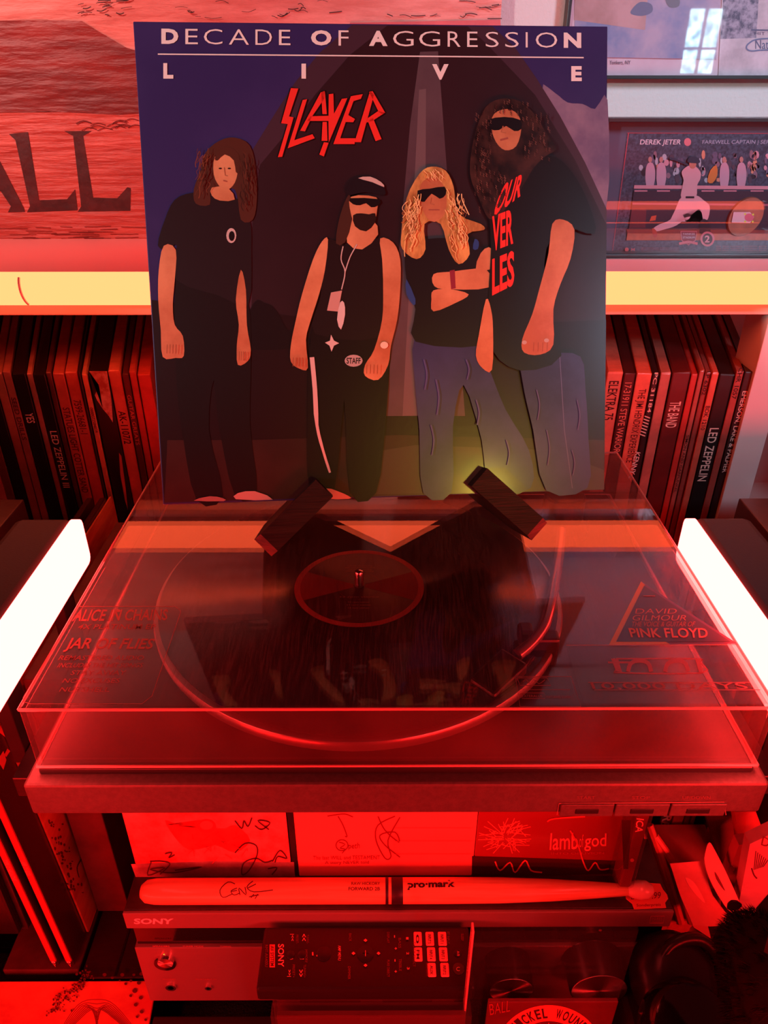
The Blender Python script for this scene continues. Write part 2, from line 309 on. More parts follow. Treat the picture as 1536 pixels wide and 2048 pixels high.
def record(x0, x1, col, ttl, side, idx, prevd):
    d = SD+random.uniform(.002, .007); h = random.uniform(-.002, .002)
    a = atd(x0, 742, d).x+.0003; b = atd(x1, 742, d).x-.0003
    zt_ = zfl+.3155+h
    m = mat('sleeve_%s%d' % (side, idx), lin(col), .42, noise=35, col2=tuple(c*.72 for c in lin(col)), coat=.15)
    bm = bmesh.new(); bev = min(.0012, (b-a)*.3); px_ = (x0+x1)/2; X0 = (122+(px_-23)*1.0 if px_ < 170 else 268+(px_-160)*.75) if side == 'left' else 1136+(px_-1278)*.55
    v_ = ray(X0, 154); sh_ = v_.x/v_.y
    box(bm, (a, d, zfl), (b, d+.300, zt_), bev, fn=lambda c: Vector((c.x+sh_*(c.y-d), c.y, c.z)))
    for v in bm.verts:  # soft worn corners and slightly pinched spine
        if v.co.z > zt_-.004: v.co.z += random.uniform(-.0008, .0006)
    o = link('vinyl_record', bm, m)
    if ttl:
        t, y0, y1, tc = ttl; wd = (b-a)*.62; cx = (a+b)/2; za = atd(x0, y0, d).z; zc = atd(x0, y1, d).z
        P = Print(lambda u, v: Vector((u, d-.0002, v)), (0, -1, 0))
        P.text(t, [(cx+wd/2, za), (cx+wd/2, zc), (cx-wd/2, zc), (cx-wd/2, za)], tc, .01); P.done('spine_title', o)
    if (x0, x1) == (175, 214):
        P = Print(lambda px, py: (lambda q: Vector((q.x, d-.0002, q.z)))(atd(px, py, d)), (0, -1, 0))
        P.poly([(178, 742), (214, 742), (223, 800), (226, 845), (218, 832), (206, 818), (194, 800), (190, 790), (198, 770), (184, 755)], mat('torn_paper', lin((226, 190, 176)), .8, noise=60, col2=lin((170, 90, 80))))
        P.poly([(238, 905), (243, 912), (252, 980), (256, 1020), (250, 1000), (241, 950)], (200, 110, 95)); P.done('torn_patch', o)
    if (x0, x1) == (1307, 1320):
        P = Print(lambda px, py: (lambda q: Vector((q.x, d-.0002, q.z)))(atd(px, py, d)), (0, -1, 0))
        for k in range(7): y = 832+k*6; P.stroke([(1289-(y-832)*.27, y), (1300-(y-832)*.27, y+4)], 2.2, (220, 190, 170), up=False)
        P.text('KENNY L', [(1281, 905), (1266, 960), (1256, 958), (1271, 903)], (226, 200, 185), .01); P.done('spine_stripes', o)
    return o
def cname(c):
    r, g, b = c
    if r < 40: return 'black'
    if r < 75: return 'dark brown'
    if r < 125: return 'dark maroon'
    if r < 165: return 'brick-red'
    if r < 180: return 'dusty tan'
    if r < 200: return 'salmon'
    if g > 120: return 'cream'
    if g > 100: return 'pale orange'
    return 'bright red-orange'
for side, lst in (('left', left), ('right', right)):
    prevl = 'the album sleeve' if side == 'right' else None
    for i, (x0, x1, col, ttl) in enumerate(lst):
        o = record(x0, x1, col, ttl, side, i, 0)
        nm = cname(col)
        ords = 'first second third fourth fifth sixth seventh eighth ninth tenth eleventh twelfth thirteenth fourteenth fifteenth sixteenth seventeenth eighteenth'.split()
        od = ords[i if side == 'right' else len(lst)-1-i]; sp_l = ' with %s spine lettering' % ('pale' if ttl[3][0] > 150 else 'dark') if ttl else ' with a blank spine'
        if (x0, x1) == (175, 214): sp_l = ' with a torn pale patch'
        lab = '%s record%s, %s one counting %s from the album sleeve' % (nm, sp_l, od, side+'wards')
        tag(o, lab[:150], 'record', 'vinyl records on the shelf %s of the album' % side)

# ================================================================ PAINTED SIGN (left, leaning on the wall)
p0 = atd(300, 481, 1.066); cn = Vector((0, -math.cos(.03), math.sin(.03))).normalized()
cpl = onplane(p0, cn); up = Vector((0, math.sin(.03), math.cos(.03)))
cv = mat('painted_canvas_pink', lin((232, 150, 140)), .55, noise=9, col2=lin((206, 118, 108)), bump=(16, .9, .004), scale=(1, 3, 5))
xr = cpl(1000, 60).x; sgn = empty('painted_sign', (0, 1.066, zt), 'weathered painted sign lettered ALL leaning against the wall, left', 'sign')
H = .46; xl = -.62; t = .016
def sgp(u, v, n): return Vector((u, 0, 0))+Vector((0, p0.y, p0.z))+up*v+cn*n
bm = bmesh.new(); nx, nz = 60, 36
g = [[bm.verts.new(sgp(xl+(xr-xl)*i/nx, H*j/nz, .0012*math.sin(i*.9+j*1.7)*math.cos(j*2.3+i*.31)+.0008*random.random())) for i in range(nx+1)] for j in range(nz+1)]
for j in range(nz):
    for i in range(nx): bm.faces.new((g[j][i], g[j][i+1], g[j+1][i+1], g[j+1][i]))
link('canvas', bm, cv, sgn, smooth=True)
bm = bmesh.new()
for (a, b, c_, d) in ((xl, xr, 0, .018), (xl, xr, H-.018, H), (xl, xl+.018, 0, H), (xr-.018, xr, 0, H)):
    vs = [bm.verts.new(sgp(u, v, n)) for n in (-t, -.003) for u, v in ((a, c_), (b, c_), (b, d), (a, d))]
    for q in ((0, 1, 2, 3), (4, 5, 6, 7), (0, 1, 5, 4), (1, 2, 6, 5), (2, 3, 7, 6), (3, 0, 4, 7)): bm.faces.new([vs[i] for i in q])
link('stretcher_frame', bm, card, sgn)
P = Print(lambda px, py: cpl(px, py)+cn*.0025, cn, .0002)
brick = mat('paint_brick', lin((150, 48, 44)), .5, noise=7, col2=lin((118, 30, 30)), bump=(16, .9, .004), scale=(1, 2, 5))
low = mat('paint_coral', lin((214, 96, 84)), .5, noise=8, col2=lin((186, 70, 62)), bump=(14, 1.0, .005), scale=(1, 4, 9))
lett = mat('paint_dark', lin((92, 24, 26)), .5, noise=30, col2=lin((66, 14, 18)), bump=(18, .8, .004))
P.poly([(-60, 226), (120, 224), (330, 222), (640, 220), (1010, 216), (1004, 478), (-60, 481)], low)
P.poly([(-60, 43), (60, 41), (165, 42), (200, 64), (255, 96), (330, 118), (700, 120), (1003, 118), (1008, 220), (330, 224), (240, 230), (100, 223), (-60, 226)], brick)
P.poly([(130, 262), (185, 262), (168, 272), (188, 395), (236, 396), (256, 374), (263, 376), (262, 421), (157, 423), (164, 412), (148, 272)], lett)
P.poly([(20, 268), (58, 264), (60, 276), (80, 400), (136, 398), (152, 378), (157, 420), (56, 424), (62, 412), (33, 280)], lett)
P.poly([(-44, 424), (-10, 290), (0, 318), (50, 416), (52, 423), (18, 424), (24, 412), (4, 382), (-24, 385), (-34, 424)], lett)
P.poly([(700, 46), (1000, 40), (1004, 120), (700, 120)], mat('paint_rose', lin((206, 92, 96)), .5, noise=9, bump=(14, .8, .004)))
ch = (70, 40, 40)
for k in range(46):
    x = random.uniform(330, 990) if k % 3 else random.uniform(140, 260); y = random.uniform(2, 38) if k % 3 else random.uniform(0, 30); l = random.uniform(8, 34)
    P.stroke([(x, y), (x+l*.5, y+random.uniform(-3, 3)), (x+l, y+random.uniform(-5, 5))], random.uniform(.7, 2.2), ch, 3, up=False)
for k in range(26):
    x = random.uniform(0, 250); y = random.uniform(452, 478); P.stroke([(x, y), (x+random.uniform(20, 60), y+random.uniform(-2, 2))], 1, (120, 40, 36), up=False)
for k in range(14):
    x = random.uniform(150, 262); y = random.uniform(240, 262); P.stroke([(x, y), (x+14, y-6), (x+30, y-2)], 1.4, (110, 30, 30), 3, up=False)
P.stroke([(-60, 481), (330, 479)], 3, (70, 20, 20)); P.done('painted_print', sgn)

# ================================================================ SHADOW BOX (right, on the shelf)
SB = .934; e = empty('shadow_box', (.40, SB, zt), 'shadow-box frame with a baseball photo print and dirt disc, on shelf right', 'picture frame')
a0 = atd(1216, 236, SB); a1 = atd(1216, 519, SB); bx0 = a0.x-.002; bx1 = bx0+.262; bz1 = a0.z; bz0 = zt+.0005
fm = mat('frame_black', lin((40, 30, 34)), .3)
for lo, hi in (((bx0, SB, bz0), (bx0+.004, SB+.03, bz1)), ((bx1-.008, SB, bz0), (bx1, SB+.03, bz1)), ((bx0, SB, bz1-.004), (bx1, SB+.03, bz1)), ((bx0, SB, bz0), (bx1, SB+.03, bz0+.004))): B('frame_side', lo, hi, fm, e, bev=.0005)
BY = SB+.024; B('mat_board', (bx0+.003, BY, bz0+.004), (bx1-.003, BY+.004, bz1-.003), mat('mat_board_slate', lin((92, 88, 108)), .35), e, bev=0)
P = Print(dplane(BY-.0003), (0, -1, 0), .00008)
nav = mat('photo_navy', lin((52, 50, 66)), .3, noise=400, col2=lin((84, 92, 112)))
P.poly([(1254, 266), (1600, 266), (1600, 509), (1223, 509)], nav)
P.stroke([(1254, 266), (1600, 267)], 1.2, (200, 60, 70)); P.stroke([(1257, 266), (1224, 508), (1600, 508)], 1.4, (226, 80, 90))
W1 = (236, 206, 214)
P.text('DEREK JETER', [(1281, 279), (1363, 279), (1360, 292), (1279, 292)], W1, .015); P.disc((1375, 284), 7, 8, (226, 120, 130))
P.text('FAREWELL CAPTAIN | SEPTEMBER', [(1405, 280), (1580, 280), (1578, 290), (1404, 290)], (180, 176, 196))
for k in range(95):
    x = random.uniform(1278, 1590); y = random.uniform(305, 362); c = random.choice([(214, 156, 168), (150, 110, 124), (110, 96, 120), (226, 150, 120), (90, 70, 84), (190, 190, 200), (60, 40, 50)])
    P.disc((x, y), random.uniform(2.5, 6), random.uniform(4, 10), c, 8, up=False)
P.k += 1
for x in (1300, 1322, 1448, 1482):
    P.poly([(x-8, 372), (x-9, 340), (x-4, 326), (x+5, 326), (x+10, 342), (x+7, 372)], (212, 160, 176), 2); P.disc((x, 319), 4, 6, (200, 140, 130), 10)
P.poly([(1420, 340), (1432, 330), (1434, 350), (1424, 366), (1414, 362)], (226, 130, 60), 2)
P.poly([(1268, 370), (1600, 372), (1600, 379), (1267, 377)], (232, 150, 160)); P.poly([(1264, 405), (1420, 406), (1420, 410), (1264, 409)], (190, 90, 104))
P.poly([(1267, 380), (1600, 382), (1600, 460), (1256, 460)], (74, 44, 58)); P.poly([(1264, 405), (1600, 408), (1600, 412), (1264, 409)], (180, 100, 116))
for x in (1268, 1313, 1402, 1446, 1500): P.poly(rect(x, 380, x+26, 383), (214, 130, 142), up=False)
P.k += 1; P.poly([(1263, 416), (1292, 416), (1290, 455), (1258, 455)], (120, 50, 58)); P.poly([(1302, 432), (1312, 430), (1310, 440), (1298, 442)], (226, 90, 60))
P.poly([(1254, 466), (1600, 466), (1600, 480), (1252, 480)], mat('infield', lin((220, 96, 60)), .5, noise=90)); P.poly([(1252, 458), (1600, 460), (1600, 467), (1254, 466)], (150, 60, 56))
# generic batter
wp = (236, 166, 172)
P.poly([(1362, 345), (1368, 336), (1380, 330), (1392, 334), (1400, 345), (1399, 358), (1393, 370), (1390, 394), (1362, 396), (1363, 375), (1366, 360)], wp, 3)
P.poly([(1362, 394), (1390, 390), (1406, 400), (1418, 412), (1415, 436), (1406, 442), (1400, 420), (1384, 416), (1374, 432), (1352, 450), (1328, 458), (1312, 462), (1306, 456), (1318, 448), (1340, 438), (1352, 412)], wp, 3)
P.poly([(1303, 456), (1311, 460), (1313, 472), (1306, 474)], (200, 70, 60), 2); P.poly([(1400, 440), (1414, 440), (1420, 464), (1398, 466)], (60, 34, 44), 2)
P.disc((1384, 328), 7, 9, (206, 130, 110)); P.poly([(1374, 324), (1378, 314), (1390, 313), (1398, 320), (1396, 326)], (54, 56, 74), 3); P.poly(rect(1370, 392, 1387, 396), (50, 30, 40)); P.stroke([(1376, 330), (1352, 320), (1338, 316)], [3, 4, 5], (64, 60, 80))
P.poly([(1360, 462), (1392, 462), (1389, 480), (1375, 488), (1362, 480)], (150, 50, 62)); P.stroke([(1360, 462), (1392, 462), (1389, 480), (1375, 489), (1362, 480), (1360, 462)], 1.4, (226, 130, 140))
P.text('YANKEE', [(1364, 465), (1388, 465), (1388, 469), (1364, 469)], W1); P.text('STADIUM', [(1364, 472), (1388, 472), (1388, 476), (1364, 476)], W1); P.poly([(1356, 484), (1375, 480), (1394, 484), (1393, 489), (1375, 485), (1357, 489)], (232, 120, 130))
P.disc((1413, 477), 14, 15, (232, 120, 130)); P.disc((1413, 477), 10, 11, (70, 24, 34)); P.text('2', [(1408, 470), (1418, 470), (1417, 484), (1407, 484)], (240, 150, 155), .03)
for k in range(3): P.text('official licensed print of the farewell season', [(1280, 494+k*3), (1356, 494+k*3), (1356, 496+k*3), (1280, 496+k*3)], (190, 100, 110), up=False); P.text('this item contains authentic game used infield dirt', [(1430, 490+k*4), (1580, 490+k*4), (1580, 493+k*4), (1429, 493+k*4)], (190, 100, 110), up=False)
P.disc((1252, 498), 4, 4, (226, 90, 90)); P.text('M', [(1261, 495), (1268, 495), (1268, 501), (1260, 501)], (214, 100, 105), .02)
P.done('photo_print', e)
c0 = atd(1491, 434, BY-.004); bm = bmesh.new(); lathe(bm, [(.0215, -.001), (.0225, .001), (.0225, .0035), (.0205, .004)], (c0.x, BY-.0042, c0.z), 'y', 40)
for v in bm.verts: d_ = v.co-c0; v.co.x = c0.x+d_.x*.93+d_.z*.12
dd = link('dirt_disc', bm, mat('dirt_disc', lin((196, 110, 84)), .5, noise=50), e, smooth=True)
P = Print(dplane(BY-.0062), (0, -1, 0), .0001); P.poly([(1467, 424), (1500, 424), (1508, 434), (1500, 446), (1463, 445)], (234, 190, 196), 0); P.disc((1498, 435), 9, 8, (226, 110, 130))
for dx, dy in ((-8, -7), (8, -6), (-8, 8), (7, 8)): P.disc((1498+dx, 435+dy), 2.2, 2.2, (226, 226, 90), 8)
P.done('hologram_label', dd)
glass = clear('picture_glass', (.93, .93, .95), .004, (.5, .5, .5), rough=.02, ior=1.5)
B('glass', (bx0+.004, SB+.004, bz0+.004), (bx1-.004, SB+.006, bz1-.004), glass, e, bev=0)

# ================================================================ FRAMED COLLAGE ON THE WALL (top right)
FD = WY-.022; e = empty('wall_frame', (.6, FD, atd(1300, 158, FD).z), 'glazed wall frame with pale historical print, window mirrored in glass', 'picture frame')
fz0 = atd(1400, 158, FD).z; fx0 = atd(1135, 30, FD).x; fx1 = fx0+.52; fz1 = fz0+.36
for lo, hi in (((fx0, FD, fz0), (fx0+.004, WY-.001, fz1)), ((fx1-.004, FD, fz0), (fx1, WY-.001, fz1)), ((fx0, FD, fz0), (fx1, WY-.001, fz0+.004)), ((fx0, FD, fz1-.004), (fx1, WY-.001, fz1))): B('frame_side', lo, hi, fm, e, bev=.0005)
B('backing_paper', (fx0+.003, FD+.006, fz0+.003), (fx1-.003, FD+.01, fz1-.003), mat('paper_pale', lin((226, 196, 204)), .5, noise=20, col2=lin((214, 180, 190))), e, bev=0)
P = Print(dplane(FD+.0056), (0, -1, 0), .0001)
P.poly([(1152, -60), (1446, -60), (1432, 118), (1147, 114)], mat('print_blue_grey', lin((190, 168, 186)), .5, noise=14, col2=lin((128, 138, 176))))
P.poly([(1152, -60), (1300, -60), (1290, 60), (1148, 40)], mat('print_rose_grey', lin((206, 160, 158)), .5, noise=18, col2=lin((178, 134, 128))))
P.poly([(1264, 18), (1280, 4), (1302, 8), (1304, 24), (1284, 32), (1262, 28)], (120, 124, 150), 3); P.poly([(1330, -8), (1356, -10), (1358, 12), (1338, 14)], (128, 130, 140), 3)
P.stroke([(1147, 114), (1432, 119)], 1.2, (180, 120, 130)); P.text('Yonkers, NY', [(1219, 121), (1261, 121), (1260, 130), (1218, 130)], (84, 64, 84))
P.poly([(1446, -60), (1700, -60), (1700, 160), (1436, 156)], mat('print_paper', lin((224, 206, 210)), .5, noise=30)); P.poly([(1450, -60), (1520, -60), (1512, 76), (1440, 78)], mat('engraving', lin((176, 166, 180)), .5, noise=120, col2=lin((84, 84, 104))))
P.stroke([(1502, 60), (1600, 62)], 3, (100, 104, 130)); P.text('HIT THE', [(1508, 64), (1560, 64), (1560, 70), (1508, 70)], (90, 90, 116)); P.text('National', [(1510, 80), (1570, 80), (1570, 98), (1510, 98)], (96, 110, 140))
P.stroke([(1600, 76), (1520, 78), (1498, 86), (1492, 96), (1502, 102), (1530, 100), (1600, 102)], 3, (120, 130, 160), 4); P.done('collage_print', e)
B('glass', (fx0+.004, FD+.001, fz0+.004), (fx1-.004, FD+.003, fz1-.004), glass, e, bev=0)

# ================================================================ ALBUM SLEEVE AND ITS STAND
AC = Vector((.0005566, .524839, -.1135618)); AU = Vector((.99713802, .07545451, -.00473099)); AN = Vector((.07100754, -.91321258, .40124893)); AV = Vector((-.02595565, .4004366, .91595683))
AO = AC-AV*.1572
def ap(u, v, n): return AO+AU*u+AV*v+AN*n
al = empty('album_sleeve', AO, 'large dark blue album sleeve printed with four standing men, propped above the dust cover', 'album')
bm = bmesh.new(); box(bm, (-.1572, 0, -.0038), (.1572, .3144, 0), .0006, fn=lambda c: ap(c.x, c.y, c.z)); 
sleevem = mat('sleeve_board', lin((58, 50, 104)), .28, noise=5, col2=lin((46, 40, 92)), coat=.25, bump=(260, .10, .0004))
link('cardboard_sleeve', bm, sleevem, al)
apl = onplane(AO, AN)
P = Print(apl, AN, .00005)
def sl(rgb, r=.3): 
    n = 'art_%d_%d_%d' % rgb
    return mat(n, lin(rgb), r, coat=.25, bump=(260, .12, .0004))
TLc, TRc, BRc, BLc = (266, 43), (1216, 55), (1209, 980), (328, 1006)
def inside(x, y, m=1.0): return x, y
# plain abstract backdrop: pale cloud, dark arch, grey column, brown ground
P.poly([(1085, 178), (1110, 186), (1135, 205), (1165, 208), (1190, 218), (1215, 200), (1212, 420), (1150, 330)], mat('art_cloud', lin((150, 132, 150)), .3, coat=.25, noise=9, col2=lin((96, 84, 116))), 3)
P.poly([(704, 50), (640, 105), (590, 165), (545, 235), (505, 300), (480, 350), (470, 420), (470, 500), (480, 1000), (1208, 978), (1213, 418), (1170, 325), (1120, 232), (1075, 160), (1030, 95), (985, 53)], sl((62, 42, 54)))
P.poly([(775, 51), (700, 110), (630, 190), (570, 270), (520, 330), (505, 420), (500, 1000), (1208, 978), (1213, 450), (1150, 320), (1070, 190), (975, 90), (935, 53)], mat('art_arch_dark', lin((34, 20, 26)), .3, coat=.25, noise=6, col2=lin((44, 26, 32))))
P.poly([(480, 620), (660, 640), (950, 650), (1212, 640), (1208, 979), (329, 1005), (303, 600)], sl((30, 14, 18)))
P.poly([(840, 104), (876, 103), (893, 330), (912, 600), (930, 832), (772, 832), (790, 600), (800, 480), (820, 250)], mat('art_column', lin((92, 76, 82)), .3, coat=.25, noise=8, col2=lin((74, 58, 66))))
P.poly([(838, 180), (852, 178), (850, 600), (846, 830), (805, 832), (822, 500)], sl((104, 88, 92)))
P.poly([(335, 880), (500, 880), (800, 870), (1208, 880), (1208, 979), (329, 1005)], mat('art_ground', lin((64, 44, 38)), .3, coat=.25, noise=7, col2=lin((44, 28, 26))))
P.poly([(496, 655), (500, 620), (515, 600), (528, 606), (545, 612), (560, 632), (575, 660), (600, 665), (620, 690), (500, 700)], sl((22, 12, 16)), 2)
P.poly([(700, 990), (740, 905), (830, 890), (1100, 900), (1208, 940), (1208, 979)], sl((66, 58, 48)))
# title
Wt = sl((232, 226, 222))
def ltr(ch, x0, x1, bold, t0=None, b0=None):
    f = lambda x: (58+(x-323)*.0098, 88.5+(x-323)*.0098)
    a, b = f(x0); c, d = f(x1)
    if t0: a, b, c, d = t0, b0, t0, b0
    P.text(ch, [(x0, a), (x1, c), (x1, d), (x0, b)], Wt, bold, up=False)
for ch, x0, x1, bo in (('D', 323, 357, .045), ('E', 371, 396, -.005), ('C', 408, 445, -.01), ('A', 458, 498, -.01), ('D', 511, 544, -.01), ('E', 558, 581, -.005), ('O', 622, 663, .04), ('F', 677, 697, -.005), ('A', 738, 775, .045), ('G', 786, 827, -.01),
                       ('G', 838, 880, -.01), ('R', 895, 921, -.005), ('E', 934, 955, -.005), ('S', 971, 997, -.01), ('S', 1010, 1037, -.01), ('I', 1051, 1055, 0), ('O', 1071, 1114, -.01), ('N', 1127, 1162, .045)): ltr(ch, x0, x1, bo)
P.stroke([(316, 109), (1167, 116)], 2.6, Wt)
for ch, x0, x1, t_, b_ in (('L', 327, 347, 127, 158), ('I', 603, 612, 128, 158), ('V', 864, 897, 129, 160), ('E', 1142, 1163, 133, 163)): ltr(ch, x0, x1, .05, t_, b_)
# red logo lettering, drawn over a black outline
rd = sl((226, 52, 44)); bk = sl((14, 8, 10))
c1 = lambda pts: [(250+x/3.072, 20+y/3.072) for x, y in pts]
logo = [c1([(1020, 482), (1065, 485), (1008, 656), (1036, 662), (966, 904), (940, 906), (1000, 703), (960, 698)]),
        c1([(1092, 555), (1119, 550), (1040, 802), (1152, 765), (1166, 790), (1000, 852)]),
        c1([(1203, 508), (1228, 500), (1226, 545), (1150, 655), (1106, 748), (1076, 744)]), c1([(1206, 508), (1228, 500), (1240, 642), (1213, 642)]), c1([(1140, 655), (1250, 652), (1250, 684), (1120, 684)]), c1([(1214, 690), (1240, 690), (1244, 806), (1208, 806)]),
        c1([(1252, 520), (1280, 516), (1284, 640), (1332, 548), (1366, 544), (1252, 816), (1250, 700)]), c1([(1222, 814), (1251, 818), (1222, 902), (1194, 890)]),
        c1([(1388, 532), (1461, 519), (1449, 548), (1404, 562), (1372, 648), (1413, 672), (1402, 692), (1356, 690), (1322, 790), (1416, 790), (1410, 826), (1280, 826)]),
        [(740, 183), (748, 190), (722, 285), (709, 285)], [(738, 185), (745, 183), (770, 226), (764, 229), (757, 224)], [(770, 226), (744, 243), (732, 246), (734, 238), (756, 223)], [(735, 241), (746, 237), (763, 279), (751, 283)]]
for l in logo:
    cx = sum(p[0] for p in l)/len(l); cy = sum(p[1] for p in l)/len(l)
    P.stroke(l+[l[0]], 4.5, bk, up=False)
P.k += 1
for l in logo: P.poly(l, rd, up=False)
P.k += 1
# four anonymous standing figures
def skin(i): return mat('art_skin%d' % i, lin((206, 146, 104)), .3, coat=.25, noise=14, col2=lin((168, 104, 70)))
cl = sl((20, 12, 15)); cl2 = sl((28, 18, 21))
# -- figure one
P.poly([(352, 560), (380, 556), (440, 590), (495, 600), (502, 720), (500, 850), (514, 985), (470, 990), (440, 860), (428, 760), (418, 860), (446, 992), (394, 1001), (366, 870), (352, 720)], sl((24, 15, 17)), 3)
P.poly([(316, 492), (330, 440), (350, 400), (386, 386), (430, 388), (476, 400), (500, 440), (503, 500), (497, 610), (440, 592), (352, 560), (354, 492), (338, 498)], sl((32, 22, 26)), 3)
P.poly([(328, 492), (352, 500), (350, 560), (346, 610), (350, 650), (366, 672), (368, 712), (352, 716), (326, 714), (322, 660), (317, 600), (318, 540)], skin(1), 3)
P.poly([(482, 540), (492, 580), (494, 650), (502, 700), (496, 722), (476, 730), (474, 690), (478, 650), (472, 600)], skin(1), 3)
P.poly([(440, 282), (470, 276), (500, 292), (512, 340), (514, 400), (506, 440), (482, 440), (470, 380), (424, 380), (420, 410), (392, 408), (388, 380), (402, 340), (412, 305)], sl((74, 40, 30)), 3)
P.poly([(430, 315), (452, 304), (472, 312), (476, 340), (470, 366), (456, 380), (440, 374), (428, 350)], skin(1), 3); P.poly([(424, 376), (456, 376), (470, 400), (440, 402), (424, 392)], skin(1), 2)
P.poly([(430, 318), (440, 300), (460, 296), (478, 310), (480, 345), (472, 345), (468, 322), (450, 310), (436, 322)], sl((74, 40, 30)), 2)
for x in (441, 459): P.disc((x, 338), 3.4, 1.6, sl((40, 22, 18)), 8, up=False)
P.stroke([(447, 362), (455, 364)], 2.6, sl((150, 80, 64)))
P.stroke([(449, 336), (451, 352), (456, 353)], 1.6, sl((150, 96, 66))); P.disc((463, 472), 10, 15, sl((190, 176, 170)), 16); P.disc((464, 473), 6, 10, cl, 12)
P.poly([(388, 1001), (420, 992), (446, 996), (448, 1002)], sl((150, 130, 120)), 2); P.poly([(472, 998), (476, 986), (510, 982), (546, 999)], sl((186, 170, 156)), 2)
# -- figure two
P.poly([(622, 670), (645, 655), (700, 660), (760, 668), (776, 740), (770, 850), (752, 985), (700, 985), (688, 800), (668, 985), (620, 985), (615, 820)], cl, 3)
P.poly([(644, 486), (664, 480), (690, 492), (720, 494), (748, 478), (768, 488), (764, 560), (766, 672), (630, 668), (640, 600), (646, 540)], cl2, 3)
P.poly([(644, 484), (656, 480), (650, 540), (638, 590), (622, 640), (612, 680), (616, 736), (600, 738), (582, 724), (582, 690), (592, 640), (604, 590), (626, 520)], skin(2), 3)
P.poly([(760, 478), (786, 486), (800, 520), (800, 580), (794, 640), (782, 690), (776, 730), (756, 760), (730, 752), (730, 730), (748, 700), (764, 640), (766, 580), (764, 520)], skin(2), 3)
P.poly([(700, 440), (744, 440), (756, 470), (724, 500), (694, 486)], skin(2), 2)
P.poly([(692, 400), (700, 392), (704, 440), (690, 486), (672, 488), (676, 450), (684, 420)], sl((64, 40, 32)), 2)
P.poly([(702, 395), (752, 396), (754, 420), (748, 446), (730, 460), (712, 452), (702, 430)], skin(2), 3)
P.poly([(706, 432), (722, 428), (738, 430), (750, 428), (750, 446), (732, 464), (710, 454)], sl((36, 22, 20)), 2)
P.poly([(700, 398), (758, 400), (755, 413), (742, 416), (732, 408), (720, 412), (706, 410)], sl((16, 12, 16)), 2)
P.poly([(694, 392), (694, 372), (710, 358), (740, 356), (760, 366), (768, 378), (768, 392), (730, 386)], sl((24, 20, 26)), 3); P.poly([(716, 358), (740, 355), (762, 366), (768, 376), (744, 366)], sl((190, 176, 166)), 2)
P.stroke([(686, 494), (682, 520), (690, 545), (683, 580)], 2.2, sl((190, 176, 170)), 4); P.stroke([(714, 490), (700, 515), (690, 545)], 2.2, sl((190, 176, 170)), 4)
P.poly([(662, 586), (684, 582), (676, 624), (654, 622)], sl((186, 150, 140))); P.poly([(680, 606), (688, 606), (690, 630), (682, 660), (674, 640)], sl((200, 192, 188)), 2)
P.poly([(650, 686), (660, 682), (662, 670), (668, 682), (678, 687), (668, 692), (663, 704), (659, 692)], sl((200, 190, 184)))
P.stroke([(624, 715), (630, 780), (634, 850), (646, 900), (660, 945)], [9, 9, 6, 5, 4], sl((200, 186, 180)), 3); P.disc((707, 722), 18, 12, sl((170, 160, 156)), 16); P.text('STAFF', [(693, 716), (721, 716), (721, 728), (693, 728)], cl, .02)
P.disc((768, 691), 8, 7, sl((220, 206, 180)), 12); P.poly([(650, 996), (652, 976), (676, 982), (698, 992), (698, 997)], sl((196, 180, 170)), 2)
# -- figure three
P.poly([(828, 680), (880, 684), (960, 690), (978, 740), (1010, 820), (1056, 900), (1060, 975), (980, 984), (962, 880), (926, 770), (905, 850), (902, 984), (846, 986), (838, 860), (829, 760)], mat('art_denim', lin((58, 62, 112)), .3, coat=.25, noise=12, col2=lin((42, 44, 84))), 3)
P.poly([(812, 500), (850, 480), (930, 480), (965, 500), (985, 560), (982, 640), (962, 692), (830, 684), (830, 620), (812, 560)], sl((22, 17, 24)), 3)
P.poly([(866, 550), (900, 545), (970, 540), (976, 576), (900, 580), (868, 574)], skin(3), 3); P.poly([(866, 582), (900, 580), (936, 590), (912, 606), (866, 624), (862, 600)], skin(3), 3)
P.poly([(950, 540), (960, 508), (976, 496), (988, 510), (980, 540)], skin(3), 2)
P.poly([(898, 543), (908, 541), (910, 578), (901, 580)], sl((130, 40, 60)))
hb = mat('art_blond', lin((214, 168, 96)), .3, coat=.25, noise=30, col2=lin((150, 100, 54)), scale=(3, 1, 1))
P.poly([(838, 350), (862, 336), (890, 344), (906, 376), (916, 430), (960, 450), (966, 462), (934, 470), (938, 510), (916, 530), (896, 500), (880, 450), (848, 450), (850, 500), (832, 520), (804, 500), (802, 470), (812, 400)], hb, 3)
P.poly([(840, 372), (862, 356), (884, 370), (892, 396), (888, 430), (868, 446), (850, 434), (840, 404)], skin(3), 3)
P.poly([(834, 384), (858, 380), (888, 376), (890, 392), (878, 400), (862, 390), (848, 406), (838, 402)], sl((14, 12, 18)), 2); P.stroke([(856, 422), (878, 422)], 2.5, sl((150, 84, 70)))
P.stroke([(862, 398), (860, 410), (868, 412)], 1.6, sl((160, 100, 70))); P.poly([(948, 480), (956, 486), (954, 500), (944, 500)], sl((40, 70, 130)), 2); P.poly([(812, 560), (830, 600), (826, 612), (812, 590)], sl((40, 70, 130)), 2)
